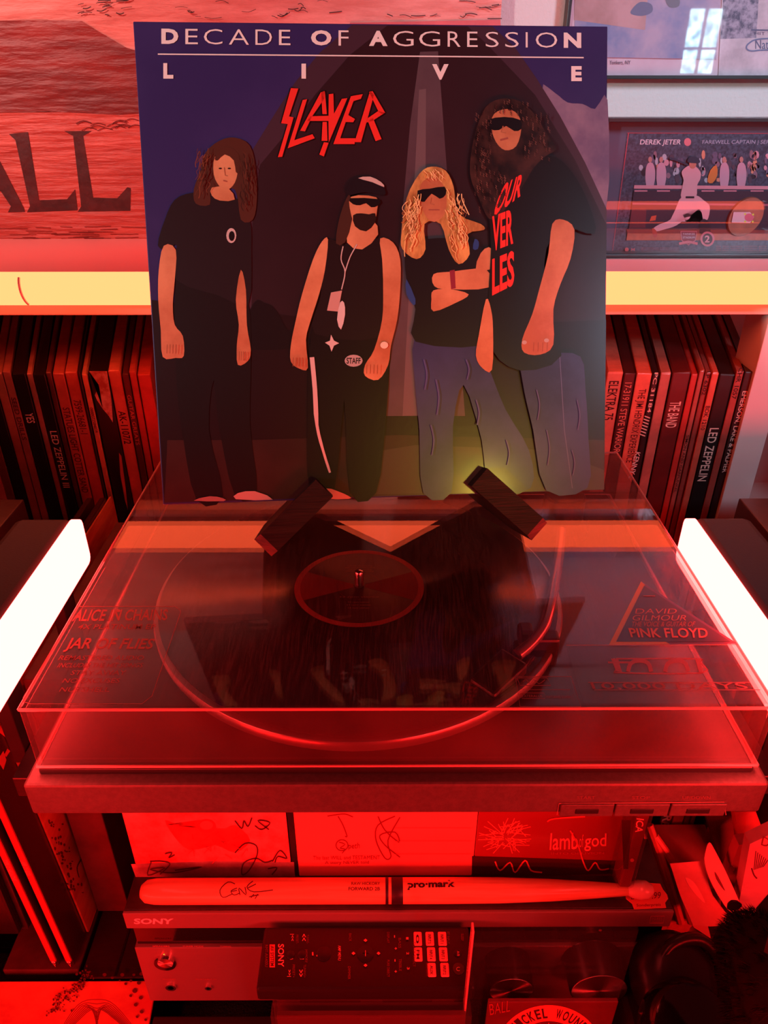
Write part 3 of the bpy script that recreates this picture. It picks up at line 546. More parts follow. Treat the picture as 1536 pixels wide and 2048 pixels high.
# -- figure four
P.poly([(1040, 700), (1100, 706), (1158, 714), (1168, 780), (1174, 880), (1172, 975), (1090, 980), (1064, 860), (1044, 770)], mat('art_denim', lin((58, 62, 112)), .3), 3); P.stroke([(1117, 715), (1126, 860), (1142, 976)], 1.6, sl((92, 92, 136)))
P.poly([(980, 500), (978, 400), (1010, 350), (1060, 320), (1110, 318), (1150, 360), (1178, 420), (1186, 470), (1130, 460), (1090, 500), (1090, 600), (1120, 712), (1040, 742), (982, 700), (975, 600)], sl((20, 12, 14)), 3)
P.poly([(1102, 450), (1124, 442), (1146, 462), (1138, 520), (1118, 570), (1104, 620), (1104, 690), (1078, 710), (1046, 706), (1042, 680), (1062, 630), (1076, 580), (1094, 510)], skin(4), 3)
P.poly([(970, 600), (980, 620), (984, 660), (982, 740), (962, 736), (950, 712), (956, 670)], skin(4), 3)
P.poly([(968, 220), (1000, 202), (1036, 206), (1066, 232), (1090, 270), (1110, 300), (1088, 316), (1064, 340), (1040, 380), (1000, 430), (976, 440), (956, 400), (938, 350), (946, 280)], mat('art_curls', lin((26, 16, 16)), .3, coat=.25, noise=60, col2=lin((64, 40, 34))), 3)
P.poly([(986, 232), (1012, 222), (1034, 234), (1040, 262), (1030, 296), (1008, 304), (990, 288), (980, 258)], skin(4), 3)
P.poly([(974, 244), (1006, 238), (1038, 244), (1040, 262), (1026, 266), (1010, 256), (996, 264), (978, 262)], sl((12, 10, 14)), 2); P.stroke([(998, 284), (1014, 280)], 4, sl((150, 84, 68))); P.stroke([(1004, 256), (1000, 268), (1010, 270)], 2, sl((160, 100, 70)))
P.text('OUR', [(1004, 372), (1046, 348), (1038, 396), (980, 440)], rd, .03); P.text('VER', [(982, 436), (1024, 420), (1024, 490), (982, 506)], rd, .03); P.text('LES', [(982, 520), (1026, 502), (1026, 572), (982, 594)], rd, .03)
for x, y in ((1046, 686), (1090, 682)): P.disc((x, y), 5, 4, sl((180, 170, 160)), 10)
def strands(reg, n, cols, l, wv=3, w0=1.1, lean=0):
    x0, y0, x1, y1 = reg
    for k in range(n):
        x = random.uniform(x0, x1); y = random.uniform(y0, y1); L_ = random.uniform(.5, 1)*l
        P.stroke([(x+random.uniform(-wv, wv)+lean*j, y+L_*j/4) for j in range(5)], random.uniform(.6, w0), sl(random.choice(cols)), 3, up=False)
    P.k += 1
strands((398, 300, 424, 370), 26, [(120, 66, 44), (96, 50, 36), (52, 28, 22)], 36, 3, 1.6, -1.5); strands((480, 300, 504, 400), 24, [(96, 52, 38), (44, 24, 20)], 40, 3, 1.6, 1)
strands((806, 390, 840, 470), 46, [(236, 200, 130), (244, 214, 150), (150, 96, 50)], 48, 5, 1.8, -1); strands((892, 380, 924, 480), 46, [(236, 200, 130), (244, 214, 150), (150, 96, 50)], 48, 5, 1.8, 2); strands((842, 342, 892, 350), 16, [(244, 214, 150), (180, 124, 70)], 22, 3, 1.4, 2)
for reg, n in (((946, 226, 980, 400), 90), ((1040, 230, 1096, 320), 60), ((980, 204, 1060, 230), 30), ((950, 330, 1010, 430), 50)):
    for k in range(n):
        x = random.uniform(reg[0], reg[2]); y = random.uniform(reg[1], reg[3]); P.stroke([(x, y), (x+2.5, y+2), (x+.5, y+4.5), (x+3, y+7)], random.uniform(.7, 1.5), sl(random.choice([(84, 56, 50), (16, 10, 12), (110, 78, 68)])), 3, up=False)
P.k += 1
for x, y, l in ((846, 720, 60), (870, 760, 70), (930, 720, 40), (950, 800, 50), (1010, 880, 50), (860, 850, 60), (1070, 780, 60), (1090, 860, 70), (1150, 800, 60), (1140, 900, 50)): P.stroke([(x, y), (x+6, y+l*.5), (x+2, y+l)], 2.2, sl((78, 82, 134)), 4, up=False)
for hx, hy, dx in ((346, 690, 6), (486, 704, 4), (596, 716, 6), (744, 730, 7), (1078, 686, 9)):
    for k in range(4): P.stroke([(hx-dx*1.5+k*dx, hy), (hx-dx*1.6+k*dx, hy+18)], 1.1, sl((130, 78, 52)), up=False)
P.k += 1; P.done('cover_print', al)

stm = mat('stained_pine', lin((38, 32, 26)), .5, noise=14, col2=lin((22, 18, 16)), spec=.2, scale=(1, 1, 14), bump=(60, .5, .001))
endg = mat('end_grain', lin((96, 52, 40)), .6, noise=50, col2=lin((56, 28, 24)), scale=(1, 1, 6))
st = empty('easel_stand', ap(0, -.045, -.02), 'dark stained wooden X-shaped stand holding the album sleeve', 'stand')
LZ1T = -.3079
def plank(s):
    # profile in (along, depth); axis rises from the foot behind the sleeve
    ax = Vector((s*.735, .678)); wd = Vector((-s*.678, .735)); foot = Vector((-s*.0925+.0035, -.0315)) if s > 0 else Vector((.1065, -.0275))
    L = .215; T = .0165
    prof = [(0, -.034), (0, .010), (.006, .0165), (.062, .0165), (.062, .0006)] ; prof = [(0, -.030), (0, .009), (.007, .0165), (.060, .0165), (.060, .0006), (.044, .0006), (.044, -.0042), (L, -.0042), (L, -.092), (0, -.092)]
    bm = bmesh.new(); rows = []
    for side in (-T/2, T/2):
        rows.append([bm.verts.new(ap(*(foot+ax*a+wd*side), n)) for a, n in prof])
    f = [bm.faces.new(rows[0]), bm.faces.new(rows[1][::-1])]
    n = len(prof)
    for i in range(n):
        q = bm.faces.new((rows[0][i], rows[0][(i+1) % n], rows[1][(i+1) % n], rows[1][i])); q.material_index = 1 if i in (0, 1, 7) else 0
    bmesh.ops.triangulate(bm, faces=f); cutr = bmesh.ops.bisect_plane(bm, geom=list(bm.verts)+list(bm.edges)+list(bm.faces), plane_co=(0, 0, LZ1T), plane_no=(0, 0, -1), clear_outer=True); bmesh.ops.holes_fill(bm, edges=[g_ for g_ in cutr['geom_cut'] if isinstance(g_, bmesh.types.BMEdge)]); o = link('plank', bm, [stm, endg], st)
plank(1); plank(-1)

# ================================================================ TURNTABLE
tx0, tx1 = -.212, .229; TY = .298
tt = empty('turntable', (.008, .47, -.400), 'black turntable with clear dust cover, lit red, centre of the photo', 'turntable')
pl = mat('plinth_black', lin((86, 72, 69)), .42, noise=300, col2=lin((74, 62, 59)), bump=(900, .3, .0004))
bm = bmesh.new(); box(bm, (tx0, TY, -.386), (tx1, .652, -.360), .0018); link('plinth', bm, pl, tt)
bm = bmesh.new(); box(bm, (tx0+.007, TY+.008, -.3605), (tx1-.007, .648, -.355), .0012); link('deck_plate', bm, mat('deck_black', lin((40, 32, 32)), .3), tt)
for x in (tx0+.04, tx1-.04):
    for y in (.37, .61): LT('foot', [(.018, -.3995), (.020, -.396), (.020, -.386)], (x, y, 0), blk, tt, n=24)
# dust cover shell
LX0, LX1, LY0, LY1, LZ0, LZ1 = -.2062, .2245, .3076, .6416, -.3552, -.3081
bm = bmesh.new(); vs = box(bm, (LX0, LY0, LZ0), (LX1, LY1, LZ1))
bm.faces.ensure_lookup_table(); bot = [f for f in bm.faces if all(abs(v.co.z-LZ0) < 1e-6 for v in f.verts)]; bmesh.ops.delete(bm, geom=bot, context='FACES_ONLY')
es = [e for e in bm.edges if not all(abs(v.co.z-LZ0) < 1e-6 for v in e.verts)]; bmesh.ops.bevel(bm, geom=es, offset=.0022, segments=3, profile=.5, affect='EDGES')
bmesh.ops.recalc_face_normals(bm, faces=bm.faces); bmesh.ops.solidify(bm, geom=list(bm.faces), thickness=.003)
lidm = clear('acrylic_cover', (.90, .84, .84), .034, (.8, .36, .34), scratch=.16, rough=.02)
lid = link('dust_cover', bm, lidm, tt)
edge = clear('acrylic_lit_edge', (.8, .6, .6), .55, (.95, .5, .48), rough=.15)  # pale haze stands in for light caught along acrylic edges
bm = bmesh.new()
for a, b in (((LX0, LY0), (LX1, LY0)), ((LX1, LY0), (LX1, LY1)), ((LX0, LY0), (LX0, LY1)), ((LX0, LY1), (LX1, LY1))):
    tube(bm, [(a[0], a[1], LZ0-.0004), (b[0], b[1], LZ0-.0004)], .0011, 6); tube(bm, [(a[0]*.9985, a[1]+(.0006 if a[1] < .5 else -.0006), LZ1-.0012), (b[0]*.9985, b[1]+(.0006 if b[1] < .5 else -.0006), LZ1-.0012)], .0009, 6)
link('cover_rim_highlight', bm, edge, lid)  # pale tubes paint the bright edge lines on the cover's rim
PC = Vector((-.0175, .468, 0))
LT('platter', [(.120, -.355), (.150, -.353), (.1540, -.350), (.1545, -.3445), (.1535, -.3428), (.150, -.3425)], PC, mat('platter_rim', lin((150, 138, 134)), .3, metal=.8), tt, n=96)
LT('slipmat', [(.1485, -.3425), (.1485, -.3418)], PC, mat('slipmat', lin((26, 22, 22)), .9), tt, n=64)
sp = LT('spindle', [(.0036, -.342), (.0036, -.327), (.0030, -.3255), (.001, -.3248)], PC, silver, tt, n=20)
rec = empty('vinyl_disc', PC+Vector((0, 0, -.3418)), 'black vinyl record with dark label lying on the platter under the cover', 'record')
vin = mat('vinyl', lin((22, 17, 17)), .16, coat=.4)
nt = vin.node_tree; wv = nt.nodes.new('ShaderNodeTexWave'); wv.wave_type = 'RINGS'; wv.rings_direction = 'Z'; wv.inputs['Scale'].default_value = 260; tc_ = nt.nodes.new('ShaderNodeTexCoord'); bp = nt.nodes.new('ShaderNodeBump'); bp.inputs['Strength'].default_value = .12; bp.inputs['Distance'].default_value = .0003
nt.links.new(tc_.outputs['Object'], wv.inputs[0]); nt.links.new(wv.outputs['Fac'], bp.inputs['Height']); nt.links.new(bp.outputs[0], nt.nodes['Principled BSDF'].inputs['Normal'])
LT('disc', [(.0037, -.3417), (.0037, -.3396), (.053, -.3396), (.054, -.3400), (.149, -.3400), (.1505, -.3404), (.1505, -.3410), (.149, -.3415)], PC, vin, rec, n=96)
bm = bmesh.new(); lathe(bm, [(.0037, -.33955), (.0037, -.33935), (.0500, -.33935), (.0500, -.33955)], PC, 'z', 64); link('label', bm, mat('label_dark', lin((66, 26, 24)), .35), rec)
P = Print(lambda a, b: Vector((PC.x+a, PC.y+b, -.3393)), (0, 0, 1), .00005)
for i in range(64):
    a, b = 2*math.pi*i/64, 2*math.pi*(i+1)/64
    P.poly([(.0455*math.cos(a), .0455*math.sin(a)), (.05*math.cos(a), .05*math.sin(a)), (.05*math.cos(b), .05*math.sin(b)), (.0455*math.cos(b), .0455*math.sin(b))], (190, 96, 84), up=False)
    P.poly([(.0170*math.cos(a), .0170*math.sin(a)), (.0174*math.cos(a), .0174*math.sin(a)), (.0174*math.cos(b), .0174*math.sin(b)), (.0170*math.cos(b), .0170*math.sin(b))], (120, 60, 54), up=False)
for i in range(12):
    for a0_ in (-.42, math.pi-.42):
        a, b = a0_+i*.07, a0_+(i+1)*.07; P.poly([(.0045*math.cos(a), .0045*math.sin(a)), (.0455*math.cos(a), .0455*math.sin(a)), (.0455*math.cos(b), .0455*math.sin(b)), (.0045*math.cos(b), .0045*math.sin(b))], (150, 62, 54), up=False)
P.k += 1
for k, (wd, y) in enumerate(((.020, .027), (.024, .0245), (.018, .022), (.022, .0195))): P.text('side one live recording', [(-wd/2-.0, y+.0008), (wd/2, y+.0008), (wd/2, y-.0008), (-wd/2, y-.0008)], (180, 120, 110), up=False)
for k, (wd, y) in enumerate(((.030, -.0145), (.016, -.021), (.018, -.0245), (.016, -.028))): P.text('33 rpm stereo', [(-wd/2, y+.0011), (wd/2, y+.0011), (wd/2, y-.0011), (-wd/2, y-.0011)], (190, 130, 120), up=False)
P.done('label_print', rec)
# tonearm
arm = bmesh.new(); A = [ath(1123, 1062, -.326), ath(1119, 1100, -.327), ath(1108, 1170, -.328), ath(1094, 1235, -.329), ath(1080, 1264, -.330), ath(1058, 1290, -.331), ath(1034, 1310, -.332)]
tube(arm, smoothpts([tuple(a) for a in A], 4, False), .0042, 10); ta = link('tonearm', arm, mat('arm_metal', lin((150, 120, 116)), .22, metal=.7), tt, smooth=True)
pv = ath(1126, 1040, -.34); LT('arm_pivot', [(.024, -.355), (.024, -.345), (.018, -.340), (.018, -.318), (.016, -.316)], (pv.x, pv.y+.004, 0), blk, ta, n=32)
bm = bmesh.new(); h0 = ath(1030, 1312, -.332); h1 = ath(1000, 1340, -.335); d_ = (h1-h0).normalized(); s_ = d_.cross(Vector((0, 0, 1))).normalized()
box(bm, (-.011, 0, -.009), (.011, .034, .001), .002, fn=lambda c: h0+s_*c.x+d_*c.y+Vector((0, 0, c.z))); hs = link('headshell', bm, blk, ta)
bm = bmesh.new(); rp = ath(1085, 1300, -.345); box(bm, (rp.x-.010, rp.y-.006, -.355), (rp.x+.010, rp.y+.006, -.331), .002); box(bm, (rp.x-.018, rp.y-.004, -.338), (rp.x-.008, rp.y+.008, -.326), .002); link('arm_rest', bm, blk, tt)
# front buttons with lettering
fz = lambda py: atd(1000, py, TY).z
bxs = [(1118, 1226), (1227, 1336), (1337, 1449)]
fp = lambda px, py: atd(px, py, TY-.0004)
for (a, b), t in zip(bxs, ('START', 'STOP', 'UP/DOWN')):
    xa, xb = atd(a, 1620, TY).x, atd(b, 1620, TY).x; zz0, zz1 = fz(1629), fz(1606)
    bt = B('button', (xa+.0004, TY-.0016, zz0), (xb-.0004, TY+.002, zz1), pl, tt, bev=.0005)
    cx = (xa+xb)/2; B('button_slot', (cx-.007, TY-.0019, (zz0+zz1)/2-.0026), (cx+.007, TY-.0013, (zz0+zz1)/2+.0016), mat('slot_black', (.004, .003, .003), .6), bt, bev=.0005)
    P = Print(fp, (0, -1, 0)); P.text(t, [((a+b)/2-18-(10 if t[0] == 'U' else 0), 1592), ((a+b)/2+18+(10 if t[0] == 'U' else 0), 1592), ((a+b)/2+18+(10 if t[0] == 'U' else 0), 1598), ((a+b)/2-18-(10 if t[0] == 'U' else 0), 1598)], (120, 84, 80)); P.done('button_lettering', tt)
P = Print(fp, (0, -1, 0)); P.stroke([(1114, 1630), (1118, 1607), (1448, 1604), (1452, 1630)], 1.6, (150, 110, 104)); P.done('button_outline', tt)
# stickers on the cover
zl = zplane(LZ1+.00015)
wet = clear('sticker_film', (.82, .78, .78), .10, (.6, .45, .45), rough=.12)
def sticker(): return Print(zl, (0, 0, 1), .00006)
tx = mat('sticker_ink_pale', lin((206, 120, 112)), .5); tx2 = mat('sticker_ink_mid', lin((186, 92, 86)), .5)
P = sticker(); Q = [(155, 1213), (350, 1213), (362, 1222), (356, 1240), (304, 1392), (284, 1408), (60, 1408), (48, 1404), (46, 1396)]; P.poly(Q, wet); P.stroke(smoothpts(Q, 1)+[Q[0]], 1.2, tx)
P.text('ALICE IN CHAINS', [(154, 1219), (337, 1219), (334, 1241), (143, 1243)], tx, .02); P.disc((236, 1222), 5, 3, tx)
P.text('4X PLATINUM EP', [(160, 1249), (313, 1249), (310, 1259), (154, 1259)], tx2, .005)
P.text('JAR OF FLIES', [(140, 1276), (312, 1278), (300, 1305), (125, 1305)], tx, .02)
for t, x0, x1, y in (('REMASTERED AUDIO', 122, 290, 1312), ('INCLUDES THE HIT SONGS', 120, 288, 1327), ('STAY AWAY', 146, 254, 1342), ('NO EXCUSES', 130, 242, 1358), ('NUTSHELL', 124, 222, 1376)):
    P.text(t, [(x0, y), (x1, y), (x1-4, y+9), (x0-6, y+9)], tx2, .005)
P.done('hype_sticker', lid)['label'] = 'clear rounded rectangular sticker with many text lines'
P = sticker(); P.poly([(1282, 1163), (1476, 1288), (1218, 1290)], mat('sticker_purple', lin((112, 62, 96)), .3)); P.poly([(1282, 1163), (1290, 1170), (1234, 1283), (1218, 1290)], mat('foil_orange', lin((206, 110, 50)), .25, metal=.3)); P.poly([(1218, 1290), (1232, 1283), (1330, 1283), (1340, 1289)], mat('foil_orange', (.5, .2, .05)))
P.poly([(1288, 1172), (1462, 1284), (1232, 1284)], mat('sticker_plum', lin((78, 30, 56)), .3))
P.text('DAVID', [(1272, 1218), (1355, 1218), (1352, 1228), (1270, 1228)], tx, -.005); P.text('GILMOUR', [(1266, 1231), (1376, 1231), (1372, 1242), (1264, 1242)], tx, -.005)
P.text('THE VOICE & GUITAR OF', [(1264, 1244), (1391, 1244), (1388, 1254), (1262, 1254)], tx2, .01); P.text('PINK FLOYD', [(1256, 1257), (1414, 1257), (1416, 1277), (1262, 1276)], tx, .02)
P.stroke([(1286, 1193), (1310, 1193)], 1.4, tx2); P.done('triangle_sticker', lid)['label'] = 'plum triangular sticker with pale lettering'
P = sticker(); P.poly([(1132, 1292), (1476, 1291), (1530, 1378), (1548, 1408), (1168, 1406)], wet)
rt = mat('tool_red', lin((196, 70, 64)), .4)
P.stroke([(1216, 1325), (1240, 1325), (1270, 1325)], 4, rt); P.stroke([(1228, 1317), (1232, 1340), (1242, 1346), (1404, 1346), (1400, 1325), (1392, 1318), (1232, 1318)], 3, rt, 3)
P.poly([(1222, 1318), (1236, 1318), (1244, 1345), (1232, 1343)], rt)
for x in (1256, 1330):
    P.stroke([(x, 1344), (x+4, 1330), (x+14, 1323), (x+32, 1323), (x+42, 1330), (x+46, 1344)], 8, rt, 3)
P.stroke([(1394, 1318), (1402, 1346)], 8, rt)
P.stroke([(1176, 1366), (1500, 1366)], 1.4, tx2); P.stroke([(1188, 1381), (1520, 1381)], 1.4, tx2); P.text('10,000 DAYS', [(1180, 1367), (1490, 1367), (1498, 1381), (1186, 1381)], tx2, .0)
P.stroke([(1132, 1292), (1476, 1291)], 1.4, tx); P.done('band_sticker', lid)['label'] = 'wide clear sticker with large rounded lettering'
P = sticker(); Q = [(1031, 1353), (1142, 1353), (1162, 1413), (1040, 1413)]; P.stroke(Q+[Q[0]], 1.2, tx2); P.stroke([(1034, 1356), (1094, 1356), (1102, 1371), (1040, 1371), (1034, 1356)], 1.4, tx2); P.text('LATERALUS', [(1044, 1390), (1084, 1390), (1085, 1395), (1045, 1395)], tx2); P.text('FEATURING SCHISM', [(1092, 1392), (1140, 1392), (1142, 1397), (1093, 1397)], tx2)
P.stroke([(1046, 1364), (1052, 1360), (1060, 1368), (1068, 1360), (1078, 1368), (1090, 1360)], 1.4, tx2, 3); P.stroke([(1040, 1380), (1140, 1380)], 1, tx2); P.stroke([(1042, 1387), (1088, 1387), (1090, 1398), (1044, 1398), (1042, 1387)], 1.1, tx2); P.done('small_sticker', lid)['label'] = 'small clear sticker with boxed lettering'

# ================================================================ SIDE LIGHT BARS
def bar_y(xf, s, y0, y1, label):
    e = empty('light_bar', (xf-s*.03, (y0+y1)/2, -.333), label, 'light bar')
    a, b = -.2915, -.3315
    B('housing', (min(xf+s*.006, xf+s*.050), y0, b), (max(xf+s*.006, xf+s*.050), y1, a), blkm, e, bev=.006)
    bm = bmesh.new(); r_ = .006; pts = [(y0, a), (y1-r_, a)]+[(y1-r_+r_*math.sin(t), a-r_+r_*math.cos(t)) for t in (.5, 1.0, 1.57)]+[(y1, b+r_)]+[(y1-r_+r_*math.cos(t), b+r_-r_*math.sin(t)) for t in (.5, 1.0, 1.57)]+[(y0, b)]
    A_ = [bm.verts.new((xf, y, z)) for y, z in pts]; B_ = [bm.verts.new((xf+s*.0065, y, z)) for y, z in pts]
    bm.faces.new(A_); bm.faces.new(B_[::-1]); n = len(pts)
    for i in range(n): bm.faces.new((A_[i], A_[(i+1) % n], B_[(i+1) % n], B_[i]))
    link('diffuser', bm, glow_side, e)
    for yb in (.36, .46):
        bm = bmesh.new(); xo, xi = (-.2560, -.2455) if s < 0 else (.2625, .2730); box(bm, (xo, yb, -.412), (xi, yb+.02, b), .0008); link('bracket', bm, blk, e)
    bx = xf+s*.045; bm = bmesh.new(); box(bm, (bx-.009, y1-.16, -.70+.0), (bx+.009, y1-.14, b), .002); box(bm, (bx-.04 if s < 0 else bx-.02, y1-.20, -.70), (bx+.02 if s < 0 else bx+.04, y1-.10, -.694), .002)
    return e, bm
e1, s1 = bar_y(-.231, -1, .10, .493, 'white-hot glowing light bar left of the turntable'); s1.free()
e2, s2 = bar_y(.2335, 1, .10, .493, 'white-hot glowing light bar right of the turntable'); s2.free()

# ================================================================ LOUDSPEAKERS beside the bars
def speaker(s, label):
    x0, x1 = (-.52, -.330) if s < 0 else (.330, .52)
    e = empty('loudspeaker', ((x0+x1)/2, .5, -.687), label, 'loudspeaker')
    B('cabinet', (x0, .405, -.687), (x1, .600, -.336), mat('speaker_vinyl', lin((70, 48, 48)), .35, noise=120), e, bev=.0012)
    B('baffle', (x0+.004, .397, -.683), (x1-.004, .406, -.340), blk, e, bev=.003)
    cx = (x0+x1)/2
    LT('woofer', [(.066, 0), (.066, -.004), (.058, -.005), (.030, .008), (.022, .008), (.012, .003)], (cx, .397, -.60), gloss_blk, e, 'y', 40)
    LT('tweeter', [(.024, 0), (.024, -.003), (.014, -.003), (.008, -.008)], (cx, .397, -.43), gloss_blk, e, 'y', 32)
    e = empty('speaker_stand', (cx, .5, -.79), label.replace('loudspeaker', 'low stand under the loudspeaker'), 'stand')
    B('top_plate', (x0+.01, .41, -.697), (x1-.01, .59, -.6875), blk, e); B('column', (cx-.03, .49, -.78), (cx+.03, .55, -.697), blk, e); B('base_plate', (x0, .44, -.79), (x1, .60, -.78), blk, e)
speaker(-1, 'dark boxy loudspeaker beyond the left glowing light bar'); speaker(1, 'dark boxy loudspeaker beyond the right glowing light bar')

# ================================================================ MEDIA STAND
ms = empty('media_stand', (0, .5, -.79), 'low black-brown wooden stand carrying turntable and amplifier', 'stand')
bw = black_wood
B('shelf_board', (-.245, .337, -.418), (.262, .665, -.400), bw, ms)
B('shelf_board', (-.272, .368, -.722), (.322, .690, -.700), bw, ms)
B('front_groove', (-.272, .3675, -.7115), (.322, .3685, -.7105), gloss_blk, ms, bev=0)
for x0, x1, y in ((-.2765, -.2455, .430), (.262, .285, .60)): B('side_panel', (x0, y, -.700), (x1, .665, -.400), mat('panel_maroon', lin((100, 62, 58)), .5, noise=40), ms)
B('back_panel', (-.246, .655, -.700), (.262, .662, -.418), mat('panel_maroon2', lin((70, 44, 42)), .5), ms)
for x in (-.262, .29):
    for y in (.40, .66): B('leg', (x, y, -.79), (x+.03, y+.025, -.722), bw, ms)
B('board_seam', (-.242, .369, -.7001), (-.240, .43, -.6994), gloss_blk, ms, bev=0)

# ================================================================ AMPLIFIER
AX0, AX1, AY = -.2015, .2265, .3415
am = empty('amplifier', (.0125, .5, -.700), 'black stereo amplifier on the lower shelf beneath the turntable', 'amplifier')
chas = mat('amp_chassis', lin((84, 66, 62)), .4, noise=90)
B('chassis', (AX0+.001, AY+.012, -.690), (AX1-.001, .645, -.5796), chas, am); B('top_cover', (AX0+.0002, AY+.003, -.5796), (AX1-.0002, .645, -.5594), mat('amp_top_shaded', lin((62, 48, 46)), .45, noise=90), am)  # top darker than chassis: the drumstick's shade put into its colour
B('top_trim', (AX0, AY, -.579), (AX1, AY+.003, -.5592), alu, am, bev=.0008)
B('display_panel', (AX0+.003, AY+.004, -.607), (AX1-.003, AY+.013, -.579), gloss_blk, am, bev=.0004)
B('front_panel', (AX0+.001, AY+.001, -.688), (AX1-.001, AY+.013, -.6075), mat('amp_front', lin((126, 108, 104)), .40, metal=.1, bump=(600, .12), scale=(.05, 1, 1)), am, bev=.0008)
for x in (-.17, .19):
    for y in (.385, .61): LT('foot', [(.02, -.6998), (.022, -.697), (.022, -.690)], (x, y, 0), blk, am, n=24)
P = Print(dplane(AY-.0001), (0, -1, 0)); P.text('SONY', [(268, 1837), (347, 1837), (345, 1848), (268, 1848)], (250, 240, 236), .03); P.stroke([(1302, 1832), (1329, 1832), (1326, 1846), (1299, 1846), (1302, 1832)], 1.4, (190, 120, 116)); P.text('HI-RES', [(1305, 1834), (1325, 1834), (1324, 1840), (1304, 1840)], (180, 110, 106)); P.text('AUDIO', [(1304, 1841), (1324, 1841), (1323, 1845), (1303, 1845)], (180, 110, 106)); P.done('logo_lettering', am)
P = Print(dplane(AY+.0009), (0, -1, 0))
for t, x, w_ in (('SPEAKERS', 305, 34), ('TUNER MODE', 365, 42), ('TUNING', 440, 22), ('MEMORY', 985, 24), ('DIMMER', 1052, 25), ('SLEEP', 1118, 28), ('PURE DIRECT', 1248, 38)): P.text(t, [(x, 1891), (x+w_, 1891), (x+w_, 1894), (x, 1894)], (180, 110, 104))
P.text('PHONES', [(326, 1956), (352, 1956), (352, 1958.5), (326, 1958.5)], (170, 100, 96)); P.text('PORTABLE IN', [(392, 1956), (433, 1956), (433, 1958.5), (392, 1958.5)], (170, 100, 96)); P.text('INPUT SELECTOR', [(993, 1905), (1046, 1905), (1046, 1907.5), (993, 1907.5)], (170, 100, 96)); P.done('panel_lettering', am)
def LTc(name, prof, c, m, parent=None, axis='z', n=48):
    return LT(name, prof, c, m, parent, axis, n)
def knob(px, py, r, depth, label=None):
    c = atd(px, py, AY-depth); k = LTc('knob', [(r*1.02, 0), (r, -.001), (r*.97, -depth+.0015), (r*.93, -depth)], (c.x, AY+.001, c.z), blk if r > .01 else silver, am, 'y', 48)
    sm_ = mat('spun_metal', (.8, .7, .68), .42, metal=1, aniso=.97)
    if 'tg' not in sm_.node_tree.nodes: tg = sm_.node_tree.nodes.new('ShaderNodeTangent'); tg.name = 'tg'; tg.direction_type = 'RADIAL'; tg.axis = 'Y'; sm_.node_tree.links.new(tg.outputs[0], sm_.node_tree.nodes['Principled BSDF'].inputs['Tangent'])
    LT('knob_face', [(r*.93, -depth), (r*.92, -depth-.0004), (.0005, -depth-.0004)], (c.x, AY+.001, c.z), sm_, k, 'y', 64)
    return k
knob(1023, 1984, .0185, .024); knob(1199, 1984, .0235, .026); LT('knob_ring', [(.0092, 0), (.0088, -.0012)], (atd(330, 1929, AY).x, AY+.001, atd(330, 1929, AY).z), gloss_blk, am, 'y', 32); knob(330, 1929, .0068, .0035)
for px, py, r in ((342, 1974, .0045), (417, 1975, .003)):
    c = atd(px, py, AY); LT('socket', [(r, 0), (r, -.002), (r*.6, -.002), (r*.6, .0005)], (c.x, AY+.001, c.z), silver, am, 'y', 24)
c = atd(328, 1912, AY); LT('power_lamp', [(.0012, 0), (.001, -.0006)], (c.x, AY+.001, c.z), glow('pilot_amber', (1, .5, .05), 1.0), am, 'y', 12)
c = atd(1203, 1870, AY); LT('sensor_dot', [(.0014, 0), (.001, -.0004)], (c.x, AY+.0038, c.z), ink((150, 80, 80)), am, 'y', 12)

# ================================================================ THINGS ON THE AMPLIFIER
CD = .3725
def cdcase(px0, px1, d, t, name, label, m, lean=0):
    a = atd(px0, 1752, d).x; b = atd(px1, 1752, d).x; bm = bmesh.new(); box(bm, (a, d, -.5593), (b, d+t, -.5593+.124), .0008)
    o = link(name, bm, m); return tag(o, label, 'disc case', 'signed disc cases behind the drumstick')
o = cdcase(277, 584, CD, .007, 'disc_case', 'leftmost signed disc case with a crumpled pale picture, behind the drumstick', mat('case_art_pale', lin((232, 150, 138)), .22, noise=16, col2=lin((214, 60, 54)), coat=.6))
P = Print(dplane(CD-.0001), (0, -1, 0)); dk = (70, 14, 16); gm = mat('case_art_grey', lin((176, 140, 136)), .3, noise=20, col2=lin((120, 84, 84)))
P.poly([(262, 1728), (420, 1722), (588, 1724), (590, 1754), (272, 1756)], gm)
P.poly([(330, 1640), (360, 1650), (400, 1640), (440, 1660), (470, 1650), (500, 1680), (470, 1705), (430, 1690), (380, 1700), (350, 1675)], mat('case_art_red', lin((224, 70, 60)), .3, noise=40, col2=lin((170, 30, 30))), 3)
P.disc((413, 1652), 19, 14, (170, 50, 46)); P.disc((413, 1650), 13, 9, (210, 90, 80))
for s_ in ([(303, 1722), (296, 1750), (330, 1735), (300, 1738), (345, 1745), (404, 1733), (350, 1740)], [(300, 1722), (326, 1722), (340, 1728), (320, 1748)], [(470, 1705), (490, 1686), (512, 1690), (514, 1710), (498, 1740), (484, 1748), (488, 1725), (512, 1716), (530, 1724), (545, 1720)], [(545, 1722), (560, 1700), (574, 1716), (556, 1712), (550, 1724)],
           [(470, 1640), (484, 1656), (488, 1640), (496, 1652), (504, 1634)], [(510, 1650), (524, 1658), (540, 1644), (516, 1640), (538, 1658)], [(536, 1736), (554, 1734), (544, 1748)], [(330, 1706), (344, 1704), (338, 1714), (350, 1708)]): P.stroke(s_, 2.4, dk, 4)
for k in range(24): x = random.uniform(380, 500); y = random.uniform(1660, 1715); P.stroke([(x, y), (x+random.uniform(-20, 20), y+random.uniform(4, 16))], 1.3, (190, 50, 46), up=False)
P.done('cover_print', o)
